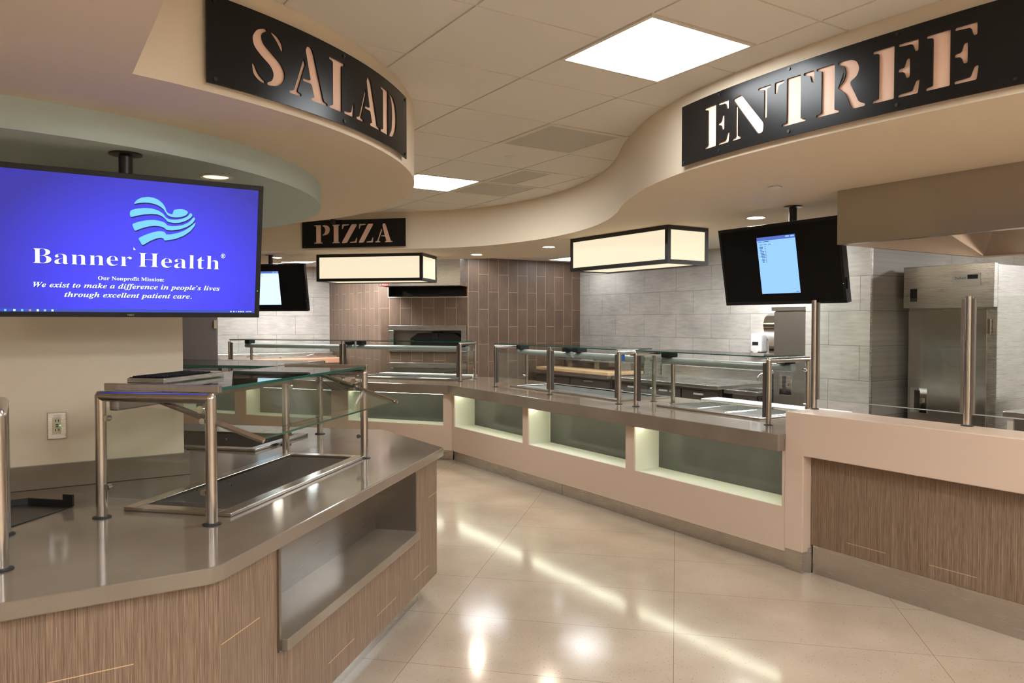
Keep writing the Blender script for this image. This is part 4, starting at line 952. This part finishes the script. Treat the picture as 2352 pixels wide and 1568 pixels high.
part('control_panel', MB().box(FX - .036, FX - .029, FY0 + .10, FY0 + .32, 1.895, 1.99, .001), 'galv', t, 'control panel with a maker name')
FM = Matrix.Translation((FX - .037, FY0 + .31, 1.945)) @ Matrix.Rotation(-PI / 2, 4, 'Z') @ Matrix.Rotation(PI / 2, 4, 'X')
part('maker_name', text_mb('Delfield', .030, FM, fit=(.012, .098)), 'blackp', t, smooth=0, normals=False)
part('readout', MB().box(FX - .0375, FX - .0355, FY0 + .12, FY0 + .20, 1.945, 1.98), 'blackp', t, smooth=0)
part('vent_slot', MB().box(FX - .0315, FX - .029, FY1 - .10, FY1 - .04, 1.77, 1.88), 'blackp', t, smooth=0)
part('seam', MB().box(FX - .0315, FX - .0295, FY0 + .07, FY1 - .05, 1.883, 1.887), 'dsteel', t, smooth=0)
latch(I4, FX, FY1 - .11, .92, t)
for z in (1.5, .35): part('hinge', MB().box(FX - .006, FX + .02, FY0 + .035, FY0 + .06, z, z + .12, .003), 'chrome', t)
for y in (FY0 + .08, FY1 - .08):
    for x in (FX + .1, FX + .75): part('foot', MB().tube([(x, y, 0), (x, y, .13)], .022, 10), 'black', t)
t = thing('holding_cabinet', 'steel upright cabinet between the hand sink and the tiled pillar', 'cabinet', (6.9, 4.82, 0))
part('cabinet', MB().box(6.63, 7.25, 4.462, 5.19, .1, 1.745, .004), 'steelh', t)
part('door', MB().box(6.60, 6.63, 4.47, 5.18, .14, 1.70, .004), 'dsteel', t, 'steel door')
part('top_cap', MB().box(6.585, 6.66, 4.462, 5.20, 1.71, 1.75, .003), 'steel', t)
latch(I4, 6.60, 5.03, .95, t)
for y in (4.55, 5.10):
    for x in (6.7, 7.15): part('foot', MB().tube([(x, y, 0), (x, y, .11)], .022, 10), 'black', t)
# hand sink
t = thing('hand_sink', 'small steel hand sink left of the upright cabinet', 'sink', (6.9, 5.46, 0))
mb = MB()
for a in ((6.42, 6.50, 5.24, 5.69), (6.80, 7.25, 5.24, 5.69), (6.50, 6.80, 5.24, 5.30), (6.50, 6.80, 5.63, 5.69)): mb.box(*a, .82, .86, .002)
part('top', mb, 'steelh', t)
mb = MB(); mb.box(6.49, 6.81, 5.29, 5.64, .70, .71); mb.box(6.49, 6.50, 5.29, 5.64, .70, .83); mb.box(6.80, 6.81, 5.29, 5.64, .70, .83); mb.box(6.49, 6.81, 5.29, 5.30, .70, .83); mb.box(6.49, 6.81, 5.63, 5.64, .70, .83)
part('bowl', mb, 'dsteel', t, smooth=0)
part('cabinet', MB().box(6.46, 7.25, 5.24, 5.69, .1, .695), 'darkdoor', t, smooth=0)
part('splash', MB().box(7.20, 7.25, 5.24, 5.69, .86, 1.03, .002), 'steel', t); part('splash', MB().box(6.60, 7.2, 5.205, 5.225, .74, 1.12, .002), 'steel', t)
f = [(6.93, 5.50, .86)] + [(6.93, 5.50, .97)] + [(6.93 - .055 + .055 * math.cos(PI * k / 8), 5.50 + .06 * (1 - math.cos(PI * k / 8)) * .5, .97 + .055 * math.sin(PI * k / 8)) for k in range(1, 9)] + [(6.82, 5.56, .945)]
part('faucet', MB().tube(f, .009, 10), 'chrome', t, 'chrome gooseneck faucet')
part('faucet_handle', MB().tube([(6.95, 5.43, .86), (6.95, 5.43, .90), (6.90, 5.41, .91)], .008, 8), 'chrome', t)
for y in (5.28, 5.65):
    for x in (6.5, 7.2): part('leg', MB().tube([(x, y, 0), (x, y, .11)], .018, 10), 'black', t)
# work table and refrigerated prep table along the grey wall
t = thing('work_table', 'long steel work table against the grey tile wall', 'table', (6.8, 6.55, 0))
part('top', MB().box(6.34, 7.25, 5.70, 7.46, .855, .895, .004), 'steel', t)
part('backsplash', MB().box(7.20, 7.25, 5.70, 7.46, .895, 1.03, .004), 'steel', t)
for k in range(3):
    y0 = 5.78 + k * .56; d = part('door', MB().box(6.42, 6.45, y0, y0 + .54, .14, .82, .002), 'darkdoor', t, 'dark door')
    part('handle', MB().box(6.40, 6.42, y0 + .2, y0 + .34, .77, .79, .002), 'white', d)
part('body', MB().box(6.45, 7.24, 5.74, 7.44, .1, .855), 'dsteel', t, smooth=0)
for y in (5.82, 7.36):
    for x in (6.5, 7.15): part('leg', MB().tube([(x, y, 0), (x, y, .11)], .02, 10), 'steel', t)
t = thing('prep_table', 'refrigerated prep table carrying the maple board', 'prep table', (6.8, 8.3, 0))
part('top', MB().box(6.26, 7.25, 7.47, 9.20, .86, .905, .004), 'steel', t)
part('body', MB().box(6.36, 7.24, 7.49, 9.18, .1, .86), 'dsteel', t, smooth=0)
for k in range(2):
    y0 = 7.52 + k * .84; d = part('door', MB().box(6.33, 6.36, y0, y0 + .81, .14, .83, .002), 'darkdoor', t, 'dark door')
    part('handle', MB().box(6.31, 6.33, y0 + .3, y0 + .5, .79, .81, .002), 'steel', d)
part('raised_rail', MB().box(6.90, 7.25, 7.47, 9.20, .905, 1.14, .004), 'steel', t, 'raised steel back')
part('label_card', MB().box(6.894, 6.90, 8.55, 8.80, 1.06, 1.13), 'paper', t, 'white label card', smooth=0)
part('maker_badge', MB().box(6.894, 6.90, 8.02, 8.16, 1.075, 1.095, .002), 'white', t)
for y in (7.6, 9.05):
    for x in (6.45, 7.15): part('foot', MB().tube([(x, y, 0), (x, y, .11)], .02, 10), 'black', t)
tag(part('cutting_board', MB().box(6.245, 6.86, 7.44, 9.05, .9055, .948, .006), 'maple'), 'thick maple cutting board on the prep table', 'cutting board')
t = thing('pan_stand', 'angled steel stand on the maple board', 'stand', (6.75, 8.1, .948))
part('shelf', MB().box(6.52, 6.84, 7.55, 9.03, 1.05, 1.056), 'steel', t, smooth=0)
for i, y in enumerate((8.75, 8.15, 7.7)):
    part('bracket', MB().prism([(6.60, y), (6.605, y - .10), (6.78, y - .10), (6.78, y)], .948, 1.05), 'dsteel', t, smooth=0)
# dispensers on the grey wall
t = thing('soap_dispenser', 'white soap dispenser on the grey tile wall', 'soap dispenser', (7.2, 5.87, 1.24))
part('body', MB().box(7.145, 7.26, 5.785, 5.945, 1.24, 1.46, .02, 3), 'white', t)
part('push_lever', MB().lathe((7.15, 5.865, 1.285), [(.001, -.012), (.055, -.006), (.055, .0), (.001, .012)], 18, Vector((1, 0, 0))), 'white', t)
part('sight_window', MB().prism([(7.139, 5.825), (7.1445, 5.825), (7.1445, 5.905), (7.139, 5.905)], 1.325, 1.365), 'blackp', t, smooth=0)
t = thing('towel_dispenser', 'steel towel dispenser behind the soap dispenser', 'towel dispenser', (7.15, 5.56, 1.2))
mb = MB(); prof = [(7.26, 1.24), (7.08, 1.24), (7.09, 1.40)] + [(7.10 + .115 * math.cos(PI * (.95 + k * .0) ) * 0 + .0, 0) for k in range(0)]
pr = [(7.255, 1.22), (7.12, 1.22), (7.12, 1.38), (7.04, 1.47), (7.015, 1.56), (7.04, 1.64), (7.11, 1.685), (7.255, 1.69)]
A = [mb._v((x, 5.36, z)) for x, z in pr]; B = [mb._v((x, 5.655, z)) for x, z in pr]
mb.bm.faces.new(A); mb.bm.faces.new(B[::-1])
for i in range(len(pr)): mb.bm.faces.new([A[i], A[(i + 1) % len(pr)], B[(i + 1) % len(pr)], B[i]])
part('cover', mb, 'chrome', t, smooth=50)
part('towel', MB().box(7.13, 7.16, 5.43, 5.60, 1.14, 1.225), 'paper', t, smooth=0)
# pizza oven in the brown wall
UO2 = UO
t = thing('pizza_oven', 'pizza oven mouth framed in steel in the brown tile wall', 'oven', R45 @ Vector((UO, 3.46, 1.17)))
mb = MB(R45); W0, W1 = 2.885, 4.045
for a in ((W0, W1, 1.474, 1.542), (W0, W1, 1.165, 1.215), (W0, W0 + .075, 1.215, 1.474), (W1 - .075, W1, 1.215, 1.474)): mb.box(UO - .025, UO + .06, *a[:2], *a[2:], .003)
part('frame', mb, 'steel', t, 'steel frame')
mb = MB(R45); mb.box(UO + .50, UO + .52, W0, W1, 1.16, 1.54); mb.box(UO + .06, UO + .5, W0, W0 + .02, 1.16, 1.54); mb.box(UO + .06, UO + .5, W1 - .02, W1, 1.16, 1.54); mb.box(UO + .06, UO + .5, W0, W1, 1.16, 1.18); mb.box(UO + .06, UO + .5, W0, W1, 1.52, 1.54)
part('chamber', mb, 'dsteel', t, 'steel recess', smooth=0)
mb = MB(R45); D = [(3.0, 1.2), (3.0, 1.355), (3.11, 1.43), (3.32, 1.435), (3.35, 1.455), (3.43, 1.455), (3.46, 1.435), (3.66, 1.43), (3.77, 1.355), (3.77, 1.2)]
a = [mb._v((UO + .14, w, z)) for w, z in D]; b_ = [mb._v((UO + .30, w, z)) for w, z in D]; mb.bm.faces.new(a); mb.bm.faces.new(b_[::-1])
for i in range(len(D)): mb.bm.faces.new([a[i], a[(i + 1) % len(D)], b_[(i + 1) % len(D)], b_[i]])
part('mouth_cover', mb, 'black', t, 'black arched mouth cover', smooth=0)
part('cover_handle', MB(R45).box(UO + .10, UO + .14, 3.35, 3.43, 1.36, 1.44, .006), 'black', t)
part('maker_plate', MB(R45).box(UO + .495, UO + .50, 2.98, 3.10, 1.475, 1.49), 'black', t, smooth=0)
t = thing('oven_access_door', 'steel access door below the pizza oven', 'access door', R45 @ Vector((UO, 3.46, .62)))
mb = MB(R45)
for a in ((W0, W1, .935, 1.01), (W0, W1, .615, .68), (W0, W0 + .07, .68, .935), (W1 - .07, W1, .68, .935)): mb.box(UO - .02, UO + .05, *a[:2], *a[2:], .003)
part('frame', mb, 'steel', t)
d = part('door', MB(R45).box(UO - .004, UO + .03, W0 + .075, W1 - .075, .685, .93, .003), 'steelh', t)
hp = [(UO - .004, w, z) for w, z in ()]
part('handle', MB(R45).tube([(UO - .004, 3.08, .85), (UO - .04, 3.08, .87), (UO - .04, 3.20, .87), (UO - .004, 3.20, .85)], .007, 8), 'black', d, 'black pull handle')
t = thing('pizza_hood', 'steel hood above the pizza oven with a red PIZZA label', 'hood', R45 @ Vector((UO - .2, 3.45, 2.09)))
mb = MB(R45); mb.box(UO - .40, UO - .385, 2.866, 4.045, 2.09, KZ); mb.box(UO - .385, UO, 2.866, 2.882, 2.09, KZ); mb.box(UO - .385, UO, 4.03, 4.045, 2.09, KZ); mb.box(UO - .385, UO, 2.87, 4.04, 2.30, 2.31)
part('skirt', mb, 'steelh', t, smooth=0)
mb = MB(R45); mb.box(UO - .004, UO + .30, 2.882, 4.05, 1.950, 1.962); mb.box(UO + .28, UO + .30, 2.882, 4.05, 1.95, 2.30); mb.box(UO + .02, UO + .3, 2.875, 2.882, 1.95, 2.3); mb.box(UO + .02, UO + .3, 4.05, 4.06, 1.95, 2.3)
part('duct_recess', mb, 'black', t, 'dark recess', smooth=0)
mb = MB(R45); mb.box(UO - .008, UO + .01, 2.874, 4.058, 1.942, 1.951); mb.box(UO - .008, UO + .01, 4.05, 4.058, 1.951, 2.09)
part('recess_trim', mb, 'trimw', t, smooth=0)
HM = R45 @ Matrix.Translation((UO - .403, 3.99, 2.098)) @ Matrix.Rotation(-PI / 2, 4, 'Z') @ Matrix.Rotation(PI / 2, 4, 'X')
lab = part('red_label', MB(R45).box(UO - .402, UO - .399, 3.89, 4.0, 2.094, 2.13), 'red', t, 'red PIZZA label', smooth=0)
part('label_lettering', text_mb('PIZZA', .028, HM @ Matrix.Translation((0, .004, 0)), fit=(.003, .088)), 'txt' if False else 'paper', lab, smooth=0, normals=False)
part('switch_plate', MB(R45).box(UO - .403, UO - .399, 3.43, 3.56, 2.112, 2.135), 'white', t, smooth=0)
# pizza prep table with salmon board, left of the oven
t = thing('pizza_prep_table', 'prep table with a long salmon cutting board by the far grey wall', 'prep table', (3.3, 12.0, 0))
part('body', MB().box(2.42, 4.30, 11.925, 12.40, .1, 1.02), 'steelh', t, smooth=0)
part('salmon_board', MB().box(2.44, 4.42 - .09, 11.62, 11.92, .945, 1.02, .006), 'salmon', t, 'salmon coloured cutting board')
part('front_apron', MB().box(2.44, 4.32, 11.66, 11.78, .84, .944), 'dsteel', t, smooth=0)
for k in range(2):
    x0 = 2.46 + k * .93; mb = MB(); mb.prism([(x0, 11.94), (x0 + .90, 11.94), (x0 + .90, 12.3), (x0, 12.3)], 1.02, 1.04)
    l = part('lid', mb, 'steel', t, 'sloping steel lid', smooth=0)
    part('lid_handle', MB().tube([(x0 + .40, 11.93, 1.05), (x0 + .5, 11.89, 1.08), (x0 + .6, 11.93, 1.05)], .010, 8), 'dsteel', l)
part('lid_hood', MB().box(2.42, 4.30, 12.12, 12.40, 1.02, 1.10, .01), 'steel', t)
for x in (2.5, 4.22):
    for y in (11.85, 12.33): part('foot', MB().tube([(x, y, 0), (x, y, .11)], .02, 10), 'black', t)
t = thing('reach_in_cabinet', 'dark steel upright cabinet beside the column edge', 'cabinet', (1.95, 11.9, 0))
part('cabinet', MB().box(1.45, 2.36, 11.53, 12.40, .1, 2.05, .004), 'darkdoor', t)
part('door', MB().box(1.47, 2.34, 11.50, 11.53, .95, 2.02, .004), 'darkdoor', t); part('door', MB().box(1.47, 2.34, 11.50, 11.53, .14, .93, .004), 'darkdoor', t)
part('hinge', MB().box(2.30, 2.34, 11.48, 11.50, 1.50, 1.62, .003), 'chrome', t)
for x in (1.52, 2.29):
    for y in (11.6, 12.33): part('foot', MB().tube([(x, y, 0), (x, y, .11)], .02, 10), 'black', t)
# hot line equipment behind the half wall
t = thing('hot_line_table', 'steel table with a beige side behind the glass screen', 'table', (6.7, 2.2, 0))
part('top', MB().box(6.05, 7.4, 1.3, 2.72, .90, .94, .004), 'steel', t)
part('side_panel', MB().box(6.08, 7.35, 2.66, 2.70, .30, .90), 'trimw', t, smooth=0)
part('body', MB().box(6.10, 7.35, 1.32, 2.66, .1, .90), 'dsteel', t, smooth=0)
for x in (6.2, 7.25):
    for y in (1.4, 2.6): part('leg', MB().tube([(x, y, 0), (x, y, .11)], .02, 10), 'steel', t)
